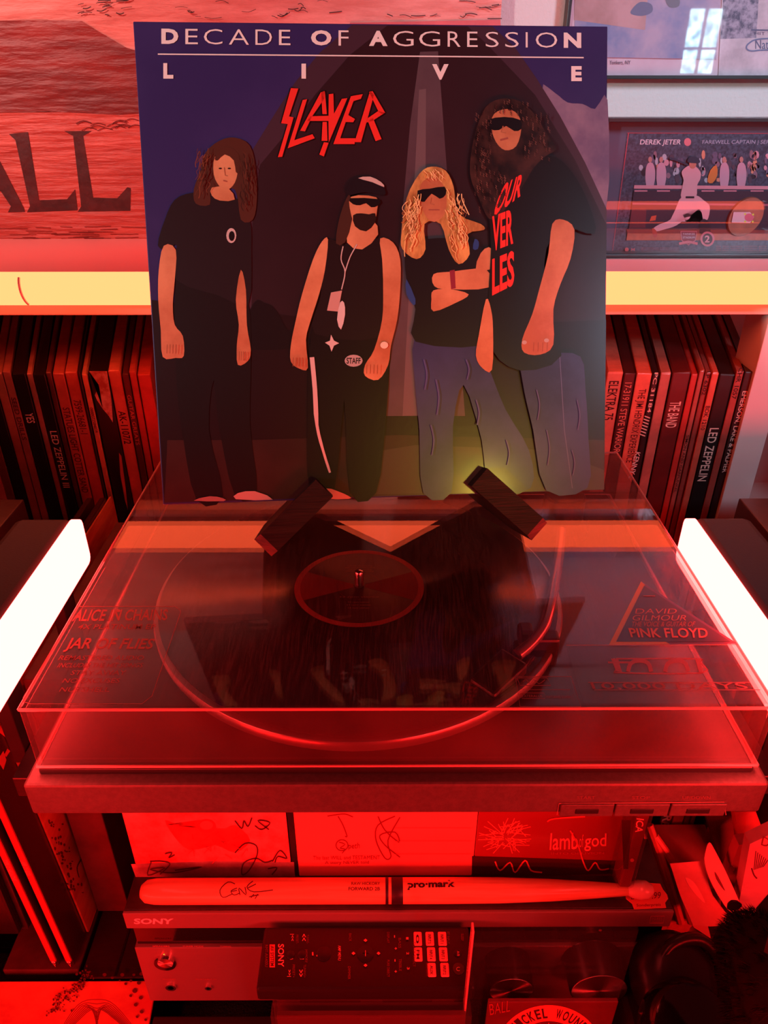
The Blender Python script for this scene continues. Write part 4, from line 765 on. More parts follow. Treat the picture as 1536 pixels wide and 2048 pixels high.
o = cdcase(598, 944, CD, .006, 'disc_case', 'middle plain signed card case with a small round crest, behind the drumstick', mat('case_card_red', lin((232, 128, 112)), .3))
P = Print(dplane(CD-.0001), (0, -1, 0)); ix = (130, 24, 24)
for s_ in ([(655, 1632), (668, 1630), (690, 1628), (706, 1634)], [(676, 1632), (686, 1650), (694, 1672), (690, 1672)], [(790, 1632), (756, 1650), (752, 1680), (770, 1716), (782, 1712), (776, 1680), (800, 1634)], [(756, 1632), (770, 1660), (798, 1684), (790, 1664), (760, 1670), (770, 1690), (800, 1714)]): P.stroke(s_, 2.6, ix, 4)
for k in range(20):
    a, b = 2*math.pi*k/20, 2*math.pi*(k+1)/20; P.stroke([(684+12*math.cos(a), 1690+11*math.sin(a)), (684+12*math.cos(b), 1690+11*math.sin(b))], 2, ix, up=False)
P.stroke([(678, 1684), (690, 1688), (680, 1696), (690, 1698), (684, 1706)], 1.8, ix, 3); P.text('peth', [(697, 1686), (720, 1684), (719, 1700), (697, 1700)], ix)
P.text('The last WILL and TESTAMENT', [(626, 1711), (760, 1710), (760, 1718), (626, 1719)], ix); P.text('A story NEVER told', [(650, 1721), (738, 1720), (738, 1728), (650, 1729)], ix)
for y in (1655, 1681, 1707): P.stroke([(790, y), (942, y)], .8, (206, 90, 80))
P.done('cover_print', o)
o = cdcase(945, 1252, CD, .006, 'disc_case', 'rightmost dark signed disc case with a pale starburst of lines, behind the drumstick', mat('case_art_maroon', lin((150, 40, 40)), .2, coat=.5))
P = Print(dplane(CD-.0001), (0, -1, 0)); P.poly([(944, 1712), (1253, 1722), (1255, 1756), (944, 1752)], (60, 12, 14))
for k in range(60):
    a = random.uniform(0, 6.28); r0 = random.uniform(4, 30); a2 = a+random.uniform(-.9, .9); r1 = random.uniform(20, 52)
    P.stroke([(1012+r0*math.cos(a)*1.1, 1672+r0*math.sin(a)*.75), (1012+r1*math.cos(a2)*1.1, 1672+r1*math.sin(a2)*.75)], 1.5, (232, 120, 96), up=False)
P.k += 1; P.text('lamb', [(1101, 1666), (1156, 1665), (1156, 1698), (1099, 1700)], (240, 140, 128), .01); P.text('god', [(1170, 1668), (1213, 1666), (1212, 1700), (1168, 1702)], (240, 140, 128), .01); P.text('of', [(1158, 1668), (1167, 1668), (1167, 1694), (1158, 1694)], (224, 120, 110)); P.text('INTO OBLIVION', [(1102, 1704), (1208, 1703), (1208, 1707), (1102, 1708)], (190, 80, 74))
for s_ in ([(990, 1722), (1000, 1740), (1020, 1724), (1030, 1744), (1050, 1720), (1062, 1740), (1084, 1744)], [(1140, 1660), (1156, 1690), (1166, 1722), (1176, 1740), (1190, 1724), (1200, 1738), (1218, 1736)], [(1094, 1642), (1110, 1636), (1170, 1632)]): P.stroke(s_, 3, (214, 90, 76), 4)
P.done('cover_print', o)
# dark gap spine, tall case lettered ICA
a = atd(585, 1752, CD); bm = bmesh.new(); box(bm, (a.x+.0005, CD, -.5593), (a.x+.0048, CD+.02, -.44), .0005); tag(link('slim_case', bm, blk), 'thin black case edge between the two left disc cases', 'disc case')
TA = .352; o = empty('tape_case', atd(1270, 1740, TA), 'upright clear cassette case with a dark spine lettered ICA', 'tape case')
x0, x1 = atd(1243, 1744, TA).x, atd(1276, 1744, TA).x
zt2 = atd(1260, 1622, TA).z+.03
B('inlay', (x0+.002, TA+.0012, -.556), (x1-.002, TA+.018, zt2), mat('tape_inlay', lin((120, 26, 28)), .3, noise=30), o)
bm = bmesh.new(); box(bm, (x0, TA, -.5592), (x1, TA+.02, zt2+.002), .0008); link('clear_shell', bm, clear('clear_case', (.93, .88, .88), .03, (.8, .6, .6), rough=.05), o)
P = Print(dplane(TA+.0010), (0, -1, 0)); P.poly([(1243, 1640), (1262, 1640), (1256, 1738), (1247, 1738)], (60, 14, 16)); P.text('ICA', [(1288, 1638), (1285, 1666), (1270, 1664), (1273, 1636)], (236, 180, 170), .02); P.disc((1264, 1720), 4, 3.5, (190, 110, 104)); P.done('spine_print', o)
# drumstick
ds = empty('drumstick', (.009, .353, -.559), 'pale wooden signed drumstick lying on top of the amplifier', 'drumstick')
sx0 = ath(281, 1780, -.5495).x; sx1 = ath(1302, 1780, -.5495).x; sy = .3535
prof = [(.0005, 0), (.005, .0012), (.0082, .005), (.0093, .012), (.0095, .02), (.0095, .24), (.0092, .28), (.0080, .32), (.0060, .355), (.0046, .376), (.0041, .381)]
pf = [(r, sx0+h) for r, h in prof]
bm = bmesh.new(); lathe(bm, pf, (0, sy, -.5493), 'x', 32); link('shaft', bm, stick, ds, smooth=True)
bt0 = sx0+.381; LT('tip', [(.0041, bt0), (.0058, bt0+.003), (.0072, bt0+.009), (.0068, bt0+.015), (.004, bt0+.0195), (.0008, bt0+.0205)], (0, sy, -.5493), mat('nylon_tip', lin((232, 196, 176)), .25, coat=.5), ds, 'x', 32)
band = mat('band_navy', lin((46, 24, 40)), .4)
for a, b, m_ in ((771, 777, band), (778, 782, stick), (783, 806, band)):
    xa, xb = ath(a, 1780, -.541).x, ath(b, 1780, -.541).x
    if m_ is band: LT('painted_band', [(.0096, xa), (.00965, xa+.0001), (.00965, xb-.0001), (.0096, xb)], (0, sy, -.5493), band, ds, 'x', 32)
def stk(px, py):
    # point on the front/top of the shaft along the view ray
    v = ray(px, py); c = Vector((0, sy, -.5493)); a = v.y**2+v.z**2; b = -2*(v.y*c.y+v.z*c.z); cc = c.y**2+c.z**2-.00962**2; D = max(b*b-4*a*cc, 0); t = (-b-math.sqrt(D))/(2*a); return v*t
P = Print(stk, (0, -.45, .89), .00004); kx = (40, 10, 12)
P.text('pro·mark', [(815, 1762), (910, 1760), (910, 1778), (815, 1780)], kx, .04); P.done('brand_lettering', ds); P = Print(stk, (0, -.45, .89), .00004); P.text('RAW HICKORY', [(703, 1764), (760, 1764), (760, 1770), (703, 1770)], (90, 30, 26), .01); P.text('FORWARD 2B', [(697, 1774), (760, 1774), (760, 1781), (697, 1781)], (90, 30, 26), .02)
P.done('model_lettering', ds); P = Print(stk, (0, -.45, .89), .00004)
for s_ in ([(470, 1768), (456, 1764), (440, 1780), (446, 1795), (464, 1788)], [(474, 1776), (462, 1782), (468, 1790), (480, 1786)], [(462, 1783), (474, 1781)], [(480, 1790), (478, 1776), (492, 1790), (490, 1774)], [(506, 1762), (494, 1774), (508, 1784), (546, 1780)], [(496, 1776), (512, 1768)], [(502, 1796), (508, 1788)], [(510, 1798), (516, 1788)], [(498, 1794), (518, 1790)]): P.stroke(s_, 1.8, (80, 18, 18), 3)
P.done('signature', ds)
# price tag
Q = [(1252, 1768), (1290, 1766), (1320, 1768), (1326, 1780), (1334, 1790), (1336, 1798), (1330, 1806), (1332, 1816), (1268, 1819), (1264, 1808), (1252, 1798), (1250, 1784)]
bm = bmesh.new(); T_ = [ath(x, y, -.5588)-Vector((0, 0, 0)) for x, y in Q]
for p_ in T_: p_.z = -.5587
A_ = [bm.verts.new(p_) for p_ in T_]; B_ = [bm.verts.new(p_+Vector((0, 0, .0004))) for p_ in T_]
bm.faces.new(A_[::-1]); bm.faces.new(B_)
for i in range(len(Q)): bm.faces.new((A_[i], A_[(i+1) % len(Q)], B_[(i+1) % len(Q)], B_[i]))
o = link('price_tag', bm, mat('tag_orange', lin((240, 120, 96)), .6)); tag(o, 'scalloped orange price tag reading DM 17.99 beside the drumstick tip', 'price tag')
P = Print(zplane(-.5582), (0, 0, 1), .00004); P.text('DM 17.99', [(1262, 1786), (1322, 1784), (1321, 1797), (1262, 1799)], (110, 16, 16)); P.text('Sonderpreis', [(1273, 1808), (1322, 1806), (1321, 1814), (1273, 1815)], (110, 16, 16)); P.done('tag_lettering', o)

# ================================================================ REMOTE, DISC CASES AND STRING PACK IN FRONT
RZ = -.568; rm = empty('remote_control', (-.01, .31, -.583), 'black remote control lying sideways in front of the amplifier', 'remote control')
a = ath(528, 1853, RZ); b = ath(944, 1853, RZ); c = ath(512, 1980, RZ); d = ath(944, 1982, RZ)
x0, x1 = (a.x+c.x)/2, (b.x+d.x)/2; ry0, ry1 = c.y, min(a.y, AY-.003)
B('body', (x0, ry0, -.5828), (x1, ry1, RZ), mat('remote_body', lin((34, 24, 24)), .3), rm, bev=.0022)
P = Print(zplane(RZ+.0002), (0, 0, 1), .00005); lt = (206, 130, 120); dm = (130, 60, 56)
R4 = lambda x0, y0, x1, y1: [(x1, y0), (x1, y1), (x0, y1), (x0, y0)]   # lettering turned a quarter turn
P.text('SONY', R4(556, 1888, 568, 1934), (220, 160, 150), .02); P.poly(rect(539, 1889, 550, 1935), (200, 96, 86)); P.text('AV SYSTEM', R4(541, 1892, 548, 1932), (60, 12, 12), .01); P.text('RMT-AA400U', R4(530, 1890, 536, 1934), dm); P.done('logo_lettering', rm); P = Print(zplane(RZ+.0002), (0, 0, 1), .00005)
for x, y, t in ((580, 1868, '|<<'), (604, 1868, '<<'), (578, 1906, '■'), (600, 1905, '>||'), (574, 1940, '>>|'), (598, 1940, '>>')): P.text(t if t != '■' else '#', R4(x, y, x+8, y+14), lt, .02)
for x, y, l, t in ((592, 1870, 18, 'PRESET-'), (613, 1870, 18, 'TUNING-'), (610, 1900, 26, 'MEMORY'), (585, 1930, 26, 'PRESET+'), (607, 1930, 26, 'TUNING+')): P.text(t, R4(x, y, x+5, y+l), dm)
P.text('+', R4(644, 1904, 655, 1914), lt, .02); P.text('-', R4(624, 1905, 627, 1912), lt, .04); P.stroke([(633, 1913), (640, 1904), (640, 1913), (633, 1913)], 1.4, lt)
P.text('AMP MENU', R4(676, 1892, 682, 1922), lt, .01); P.text('BACK', R4(698, 1868, 703, 1884), dm); P.text('DIMMER', R4(696, 1934, 701, 1960), dm)
for x, y in ((731, 1882), (731, 1932), (707, 1908), (757, 1908)): P.poly([(x-4, y), (x, y-3.5), (x+4, y), (x, y+3.5)], lt, up=False)
P.stroke([(725, 1908), (737, 1908)], 1.4, lt); P.stroke([(731, 1902), (731, 1914)], 1.4, lt)
for x, y, t in ((788, 1872, '-'), (789, 1896, '+'), (789, 1920, '-'), (789, 1942, '+'), (812, 1876, '1'), (813, 1906, '2'), (814, 1936, '3')): P.text(t, R4(x, y, x+(5 if t not in '-' else 2), y+5), lt, .02)
for x, y, l, t in ((774, 1866, 22, 'DISPLAY'), (797, 1878, 20, 'BASS'), (798, 1920, 24, 'TREBLE'), (774, 1922, 34, 'PURE DIRECT'), (826, 1886, 50, 'TRACK SELECT'), (852, 1928, 26, 'BLUETOOTH'), (894, 1866, 24, 'BT INPUT'), (922, 1870, 14, 'SLEEP')): P.text(t, R4(x, y, x+5, y+l), dm)
bt = mat('key_grey', lin((232, 150, 138)), .5)
P.done('key_lettering', rm)
keys = [(828, 1864, '0'), (852, 1864, 'INPUT 5'), (877, 1864, 'INPUT 1'), (829, 1895, 'FM'), (855, 1895, 'INPUT 4'), (879, 1895, 'INPUT 3'), (856, 1926, 'AUX'), (882, 1926, 'INPUT 2')]
for x, y, t in keys:
    p_ = ath(x, y+28, RZ+.0001); q_ = ath(x+15, y, RZ+.0001); k = B('key', (p_.x, p_.y, RZ-.001), (q_.x, q_.y, RZ+.0012), bt, rm, bev=.0009)
    P = Print(zplane(RZ+.0013), (0, 0, 1), .00003); P.text(t, R4(x+4, y+5, x+10, y+23), (70, 14, 14), .01); P.done('key_print', k)
for x, y, r, m_ in ((917, 1938, .0042, mat('power_key', lin((60, 44, 34)), .4)), (915, 1906, .003, blk), (731, 1908, .0062, blk), (648, 1908, .0055, blk), (581, 1910, .0032, blk), (604, 1910, .0032, blk)):
    p_ = ath(x, y, RZ); LT('round_key', [(r, -.001), (r, .0008), (r*.8, .0011)], (p_.x, p_.y, RZ), m_, rm, n=24)
P = Print(zplane(RZ+.0013), (0, 0, 1), .00003)
for i in range(9): a_, b_ = .9+i*.5-math.pi/2+math.pi/2, .9+(i+1)*.5; P.stroke([(917+4*math.cos(a_), 1938+3.6*math.sin(a_)), (917+4*math.cos(b_), 1938+3.6*math.sin(b_))], 1, (216, 160, 120), up=False)
P.text('A/B', R4(914, 1902, 919, 1912), lt); P.done('power_print', rm)
# upright jewel cases carrying the remote
jc = clear('jewel_clear', (.90, .80, .80), .025, (.9, .6, .6), rough=.08)
xa, xb = ath(541, 2032, -.5833).x, ath(944, 2032, -.5833).x
for k in range(5):
    y = .279+k*.0112; e = empty('jewel_case', ((xa+xb)/2, y, -.7085), ['clear jewel case nearest the camera in the upright row under the remote', 'second clear jewel case from the front, under the remote', 'third clear jewel case from the front, under the remote', 'fourth clear jewel case from the front, under the remote', 'clear jewel case nearest the amplifier, under the remote'][k], 'disc case', 'upright jewel cases under the remote')
    bm = bmesh.new(); box(bm, (xa, y, -.7083), (xb, y+.0104, -.5833), .0006); link('clear_case', bm, jc, e)
    B('inlay_card', (xa+.004, y+.003, -.705), (xb-.004, y+.006, -.5865), [mat('inlay_dark', lin((84, 34, 34)), .5), ink((70, 24, 26)), ink((110, 40, 40))][k % 3], e, bev=0)
    bm = bmesh.new()
    for x in (xa+.012, (xa+xb)/2, xb-.02): box(bm, (x-.008, y-.0001, -.5862), (x+.008, y+.0008, -.5838), 0)
    link('hinge_rib', bm, jc, e)
bs = empty('low_bench', (-.02, .27, -.79), 'low black board under the jewel cases in front', 'board')
B('board', (-.20, .20, -.720), (.30, .3405, -.7085), bw, bs); B('support', (-.16, .22, -.79), (-.13, .33, -.720), bw, bs); B('support', (.24, .22, -.79), (.27, .33, -.720), bw, bs)
# acrylic display case with string pack
AD = .285; p_ = atd(948, 1862, AD); q_ = atd(1236, 2000, AD)
e = empty('acrylic_stand', (.14, AD, -.7085), 'thin clear acrylic sheet standing before the amplifier knobs', 'acrylic sheet')
bm = bmesh.new(); box(bm, (p_.x, AD, -.7085), (q_.x, AD+.0025, p_.z), 0); link('sheet', bm, clear('acrylic_sheet', (.96, .93, .93), .006, (.8, .6, .6), rough=.03), e)
bm = bmesh.new(); box(bm, (p_.x-.0012, AD-.0006, -.7085), (p_.x+.0003, AD+.006, p_.z), .0003); link('left_edge', bm, edge, e)
sp_ = lambda px, py: atd(px, py, AD-.0125)
xs0, xs1 = sp_(975, 2030).x, sp_(1232, 2030).x; zs1 = sp_(1100, 2006).z
o = empty('string_pack', (.1, AD-.012, -.7085), 'square guitar string packet lettered NICKEL WOUND, bottom edge of the photo', 'string packet')
B('packet', (xs0, AD-.011, -.7084), (xs1, AD-.008, zs1-.002), mat('packet_dark', lin((96, 30, 32)), .5, noise=30), o, bev=.0006)
P = Print(lambda px, py: atd(px, py, AD-.0112), (0, -1, 0), .00006); pk = (220, 96, 78)
arc = lambda r, a: (1098+r*1.15*math.cos(a), 2102-r*math.sin(a))
for i in range(24):
    a_, b_ = .35+i*.1, .35+(i+1)*.1; P.poly([arc(92, a_), arc(92, b_), arc(60, b_), arc(60, a_)], pk, up=False)
P.k += 1
for i, ch in enumerate('NICKEL WOUND'):
    if ch == ' ': continue
    a_ = 2.48-i*.163; ca = (a_-.062, a_+.062); P.text(ch, [arc(86, ca[1]), arc(86, ca[0]), arc(66, ca[0]), arc(66, ca[1])], (60, 10, 12), .03, up=False)
P.k += 1
for i in range(9): a_ = .5+i*.27; P.poly([arc(58, a_), arc(40, a_+.1), arc(40, a_-.1)], (214, 110, 96), up=False)
P.text('BALL', [(978, 2008), (1022, 2000), (1020, 2022), (980, 2030)], (140, 60, 56)); P.done('packet_print', o)

# ================================================================ LEFT LOWER: record sleeves, print sleeve, letters
def lp(x0, x1, y0, y1, zb_, h, m, label, lean=.04, name='album_sleeve', cat='album', grp=None):
    f = lambda c: Vector((c.x-lean*(c.z-zb_), c.y, c.z)); bm = bmesh.new(); box(bm, (x0, y0, zb_), (x1, y1, zb_+h), .0012, fn=f); return tag(link(name, bm, m), label, cat, grp), f
lpb = mat('lp_black', lin((52, 26, 26)), .3, coat=.2)
def title(o, f, xa, xb, y, t, z0, z1, col):
    P = Print(lambda u, v: f(Vector((u, y-.0002, v))), (0, -1, 0)); P.text(t, [(xb, z0), (xb, z1), (xa, z1), (xa, z0)], col, .01); return P
sb = mat('lp_spine_red', lin((190, 60, 54)), .3, coat=.3)
for k, (x0, t, ya, yb, px) in enumerate(((-.2862, 'LAMB OF GOD', 1722, 1752, 143), (-.3000, 'TYPE O NEGATIVE', 1720, 1762, 126))):
    o, f = lp(x0, x0+.0062, .378, .69, -.6985, .314, lpb, ['standing black record sleeve with glossy red spine, nearer the amplifier of two', 'standing black record sleeve with glossy red spine, outer one at the left edge'][k], grp='sleeves standing left of the amplifier')
    bm = bmesh.new(); box(bm, (x0+.0004, .3768, -.690), (x0+.0058, .379, -.39), .0006, fn=f); sp2 = link('spine', bm, sb, o)
    z0 = atd(60, ya, .376).z; z1 = atd(60, yb, .376).z; P = title(o, f, x0+.0012, x0+.0050, .3766, t, z0, z1, (236, 150, 140))
    P.text('o', [(x0+.0015, -.688), (x0+.005, -.688), (x0+.005, -.6915), (x0+.0015, -.6915)], (236, 190, 184), .05); P.text('Y', [(x0+.002, -.6925), (x0+.0045, -.6925), (x0+.0045, -.697), (x0+.002, -.697)], (214, 150, 140), .02); P.done('spine_title', o)
    if k == 0:
        P = Print(lambda px, py: (lambda v: v*((-.2799+.04*-.6985)/(v.x+.04*v.z)))(ray(px, py)), (1, 0, .04), .0001); P.poly([(-8, 1460), (6, 1446), (34, 1474), (26, 1492), (10, 1474)], (214, 96, 86)); P.poly([(14, 1497), (20, 1502), (12, 1514), (8, 1510)], (200, 84, 74)); P.poly([(6, 1502), (12, 1520), (6, 1540), (-6, 1520)], (200, 84, 74)); P.done('cover_lettering', o)
B_sup = B('low_box', (-.345, .375, -.79), (-.2765, .69, -.7), mat('box_maroon', lin((76, 44, 42)), .6, noise=60), None); tag(B_sup, 'low dark maroon box under the standing sleeves at left', 'box')
wood = mat('woodcut_print', lin((206, 120, 76)), .5, noise=10, col2=lin((176, 66, 50)), scale=(1, 1, 5))
o, f = lp(-.2790, -.2783, .4085, .70, -.6985, .31, wood, 'thin sleeve with orange woodgrain print wedged behind the black sleeves', .04)
def side(px, py): return f(Vector((-.2783+.0001, 0, 0))).xzy if False else (lambda v: v*((-.2783-.04*0)/v.x))(ray(px, py))
def sidep(px, py):
    v = ray(px, py); k = (-.2782+.04*-.6985)/(v.x+.04*v.z); return v*k
P = Print(sidep, (1, 0, .04), .0002)
for k in range(60): x = 95+random.gauss(0, 1)*9; y = random.uniform(1640, 1790); x += (y-1640)*.33; P.disc((x+8, y), random.uniform(1, 3), random.uniform(1, 4), (90, 20, 16), 7, up=False)
P.stroke([(164, 1716), (154, 1735), (158, 1755)], 2, (70, 16, 16), 4); P.done('cover_print', o)
# leaning print sleeve in front of the shelf
u1 = Vector((0, .3665, -.7005)); dn = Vector((0, -.30, -.0885)).normalized(); nn = Vector((0, -dn.z*-1, 0)); nn = Vector((0, dn.z, -dn.y)).normalized()
xa, xb = 0, ath(312, 1998, -.712).x
bm = bmesh.new(); box(bm, (xb-.313, 0, -.0035), (xb, .30, 0), .0006, fn=lambda c: Vector((c.x+.0*c.y, u1.y-.001, u1.z))+dn*c.y+nn*(c.z+.001)); 
o = link('album_sleeve', bm, wood); tag(o, 'woodcut-patterned album sleeve leaning low in front of the stand, bottom left', 'album')
pp = onplane(u1+nn*.0012, nn); P = Print(pp, nn, .00005)
for k in range(9):
    t = k*9; P.stroke([(110+t*.2, 2075-0), (150+t*.5, 2010+t*.1), (194, 1990+t*1.0), (235-t*.5, 2010+t*.1), (285-t*.2, 2075)], 1.3, (120, 30, 26), 4)
for x, y, r in ((283, 1948, 4), (268, 1950, 3), (278, 1966, 4), (262, 1962, 3), (245, 1950, 4), (225, 1956, 3), (252, 1968, 3), (270, 1982, 5), (282, 1996, 4), (262, 1992, 3), (272, 2010, 4), (284, 2024, 4), (292, 2040, 3), (275, 2034, 3), (240, 1962, 2), (210, 1950, 4)): P.disc((x, y), r, r*.9, (84, 18, 18), 10)
for k in range(120): a_ = random.random(); x = 180-a_*75+random.gauss(0, 7); y = 1946+a_*78+random.gauss(0, 6); P.disc((x, y), random.uniform(1, 3), random.uniform(1, 3), (80, 22, 18), 6, up=False)
P.done('cover_print', o)
# ================================================================ RIGHT LOWER: books, bags, carton, folders
def slab(name, pts_near, depth_vec, m, label, cat, grp=None):
    bm = bmesh.new(); A_ = [bm.verts.new(p) for p in pts_near]; B_ = [bm.verts.new(p+Vector(depth_vec)) for p in pts_near]; bm.faces.new(A_); bm.faces.new(B_[::-1]); n = len(A_)
    for i in range(n): bm.faces.new((A_[i], A_[(i+1) % n], B_[(i+1) % n], B_[i]))
    return tag(link(name, bm, m), label, cat, grp)
g = 'books and cases standing right of the amplifier'
for k, (a, b, col, t, lab) in enumerate(((1303, 1326, (110, 40, 38), None, 'maroon book standing nearest the amplifier, right group'), (1327, 1349, (226, 140, 124), 'RECO', 'pale book with a spine lettered RECO'), (1350, 1362, (170, 70, 60), None, 'thin brick-red book right of the RECO book'), (1363, 1372, (200, 90, 78), None, 'thin salmon book at the right end of the pale books'),
                                      (1374, 1398, (60, 20, 20), None, 'black case right of the salmon book'), (1399, 1412, (120, 44, 40), None, 'maroon case beside the black case, right shelf group'))):
    d = .47; pa, pb = atd(a, 1700, d).x, atd(b, 1700, d).x
    bm = bmesh.new(); box(bm, (pa+.0003, d, -.6998), (pb-.0003, d+.11, -.45), .001); o = tag(link('book', bm, mat('book%d' % k, lin(col), .5, noise=40)), lab, 'book', g)
    if t: P = Print(lambda px, py: atd(px, py, .4697), (0, -1, 0)); P.text(t, [(1345, 1632), (1322, 1690), (1308, 1682), (1328, 1630)], (236, 190, 180), .03); P.done('spine_title', o)
# two thin red rods of a rolled bag and its serrated paper edge
bag = empty('paper_bag', ath(1350, 1850, -.66), 'folded red-lit paper bag with serrated edge right of the amplifier', 'paper bag')
bp_ = lambda px, py: atd(px, py, .335+(1990-py)*.00022)
for off in (0, 22):
    bm = bmesh.new(); pts = [bp_(1298+off*.5, 1650+off), bp_(1330+off, 1740), bp_(1362+off, 1846)]; tube(bm, smoothpts([tuple(p) for p in pts], 6, False), [.0035]*13, 8); link('rolled_edge', bm, mat('bag_red', lin((230, 110, 92)), .45, noise=20), bag, smooth=True)
Q = [(1336, 1846), (1380, 1840)]; x, y = 1386, 1850
n_ = 15
for i in range(n_):
    t = i/n_; Q += [(1384-t*72, 1852+t*118), (1377-t*72, 1858+t*118)]
Q += [(1306, 1976), (1318, 1926), (1330, 1880)]
bm = bmesh.new(); A_ = [bm.verts.new(bp_(*p)) for p in Q]; B_ = [bm.verts.new(bp_(*p)+Vector((.0006, .0015, 0))) for p in Q]; f0 = [bm.faces.new(A_), bm.faces.new(B_[::-1])]
for i in range(len(Q)): bm.faces.new((A_[i], A_[(i+1) % len(Q)], B_[(i+1) % len(Q)], B_[i]))
bmesh.ops.triangulate(bm, faces=f0); link('serrated_edge', bm, mat('bag_red2', lin((224, 96, 80)), .6, noise=60, bump=(90, .5)), bag)
Q = [(1292, 1650), (1345, 1740), (1388, 1846), (1345, 1860), (1320, 1800), (1290, 1720)]
bm = bmesh.new(); A_ = [bm.verts.new(bp_(*p)+Vector((0, .004, 0))) for p in Q]; B_ = [bm.verts.new(bp_(*p)+Vector((0, .006, 0))) for p in Q]; bm.faces.new(A_); bm.faces.new(B_[::-1])
for i in range(len(Q)): bm.faces.new((A_[i], A_[(i+1) % len(Q)], B_[(i+1) % len(Q)], B_[i]))
link('bag_panel', bm, mat('bag_red3', lin((206, 84, 72)), .6), bag)
# open carton
ct = empty('open_carton', ath(1420, 1850, -.62), 'open pale carton with a raised pointed flap at lower right', 'carton')
cp = onplane(ath(1400, 1730, -.60)*.93, Vector((0, -.62, .78)).normalized()); cn2 = Vector((0, -.62, .78)).normalized()
def panel(name, Q, off, par, m, th=.0012, pl_=None, nn_=None):
    pl_ = pl_ or cp; nn_ = nn_ or cn2; bm = bmesh.new(); A_ = [bm.verts.new(pl_(*p)+nn_*off) for p in Q]; B_ = [bm.verts.new(pl_(*p)+nn_*(off-th)) for p in Q]; f0 = [bm.faces.new(A_), bm.faces.new(B_[::-1])]
    for i in range(len(Q)): bm.faces.new((A_[i], A_[(i+1) % len(Q)], B_[(i+1) % len(Q)], B_[i]))
    bmesh.ops.triangulate(bm, faces=f0); return link(name, bm, m, par)
cb = mat('carton_board', lin((226, 140, 124)), .55, noise=12)
panel('front_panel', [(1340, 1727), (1402, 1722), (1425, 1790), (1470, 1850), (1418, 1853), (1386, 1850), (1360, 1790)], 0, ct, cb)
panel('flap', smoothpts([(1404, 1726), (1406, 1700), (1413, 1684), (1424, 1700), (1450, 1752), (1476, 1816), (1454, 1822), (1420, 1770)], 3), .006, ct, mat('carton_flap', lin((236, 156, 138)), .5))
panel('glossy_window', smoothpts([(1370, 1755), (1385, 1762), (1398, 1780), (1410, 1806), (1392, 1790), (1378, 1772)], 3), .0004, ct, mat('carton_gloss', lin((240, 170, 156)), .2))
panel('flap_slot', smoothpts([(1423, 1742), (1430, 1752), (1444, 1780), (1436, 1772), (1426, 1756)], 2), .0063, ct, ink((110, 30, 30)))
panel('inner_panel', [(1386, 1850), (1418, 1853), (1424, 1878), (1390, 1856)], -.002, ct, mat('carton_in', lin((200, 110, 98)), .6))
B('carton_base', (.235, .40, -.6999), (.31, .466, -.62), cb, ct)
# folders / boxes at the right edge
fd = .50
for name, Q, col, lab, th, d in (('folder', [(1412, 1632), (1470, 1632), (1475, 1690), (1452, 1750), (1452, 1900), (1436, 1900), (1436, 1700)], (130, 50, 46), 'dark red folder between the carton and the pale boxes', .02, .425),
     ('small_box', [(1470, 1624), (1512, 1624), (1528, 1668), (1492, 1694), (1490, 1930), (1478, 1930), (1480, 1690)], (232, 100, 92), 'bright red small box at the right edge under the turntable', .012, .398),
     ('folder', [(1478, 1690), (1498, 1688), (1482, 1760), (1474, 1812), (1468, 1945), (1452, 1945), (1450, 1762)], (214, 110, 116), 'pink-lit folder left of the lettered booklet', .01, .380),
     ('booklet', [(1500, 1688), (1580, 1650), (1560, 1760), (1512, 1816), (1500, 1960), (1466, 1960), (1476, 1816)], (206, 150, 150), 'pale booklet with slanted lettering at the right edge', .01, .362)):
    o = slab(name, [atd(x, y, d) for x, y in Q], (0, th, 0), mat(name+str(col[0]), lin(col), .5, noise=15), lab, name.replace('_', ' '), None)
    if name == 'booklet':
        P = Print(lambda px, py: atd(px, py, .3618), (0, -1, 0))
        for k in range(7): P.stroke([(1512+k*4, 1712+k*3-10), (1508+k*3, 1740-k)], 1.4, (90, 24, 26), up=False)
        P.stroke([(1503, 1736), (1508, 1750), (1514, 1757)], 3, (90, 20, 22), 3); P.text('DOI', [(1526, 1672), (1570, 1690), (1560, 1704), (1522, 1690)], (110, 30, 34)); P.done('booklet_print', o)

# ================================================================ HEADPHONES
hp = empty('headphones', ath(1370, 2000, -.62), 'black over-ear headphones lying at lower right before the cat', 'headphones')
c = ath(1352, 1960, -.60)
bm = bmesh.new(); lathe(bm, [(.002, .014), (.020, .013), (.030, .008), (.034, 0), (.033, -.012), (.026, -.018)], (0, 0, 0), 'z', 40)
R_ = Matrix.Rotation(.5, 3, 'X') @ Matrix.Rotation(.25, 3, 'Y')
for v in bm.verts: v.co = c+R_ @ v.co
link('ear_cup', bm, blk, hp, smooth=True)
bm = bmesh.new(); c2 = ath(1372, 2046, -.60); lathe(bm, [(.002, .014), (.022, .013), (.034, .008), (.038, 0), (.036, -.012), (.028, -.018)], (0, 0, 0), 'z', 40)
for v in bm.verts: v.co = c2+Vector((0, -.01, 0))+R_ @ v.co
link('ear_cup', bm, gloss_blk, hp, smooth=True)
bm = bmesh.new(); pts = [ath(1316, 1925, -.585), ath(1340, 1893, -.58), ath(1375, 1878, -.58), ath(1410, 1885, -.585), ath(1440, 1930, -.60), ath(1440, 2000, -.62)]
tube(bm, smoothpts([tuple(p) for p in pts], 5, False), .0048, 10); link('headband', bm, blk, hp, smooth=True)
st2 = B('stool', (.19, .262, -.79), (.245, .338, -.630), mat('stool_dark', lin((50, 30, 30)), .6), None, bev=.004); tag(st2, 'small dark block under the headphones, lower right', 'stool')

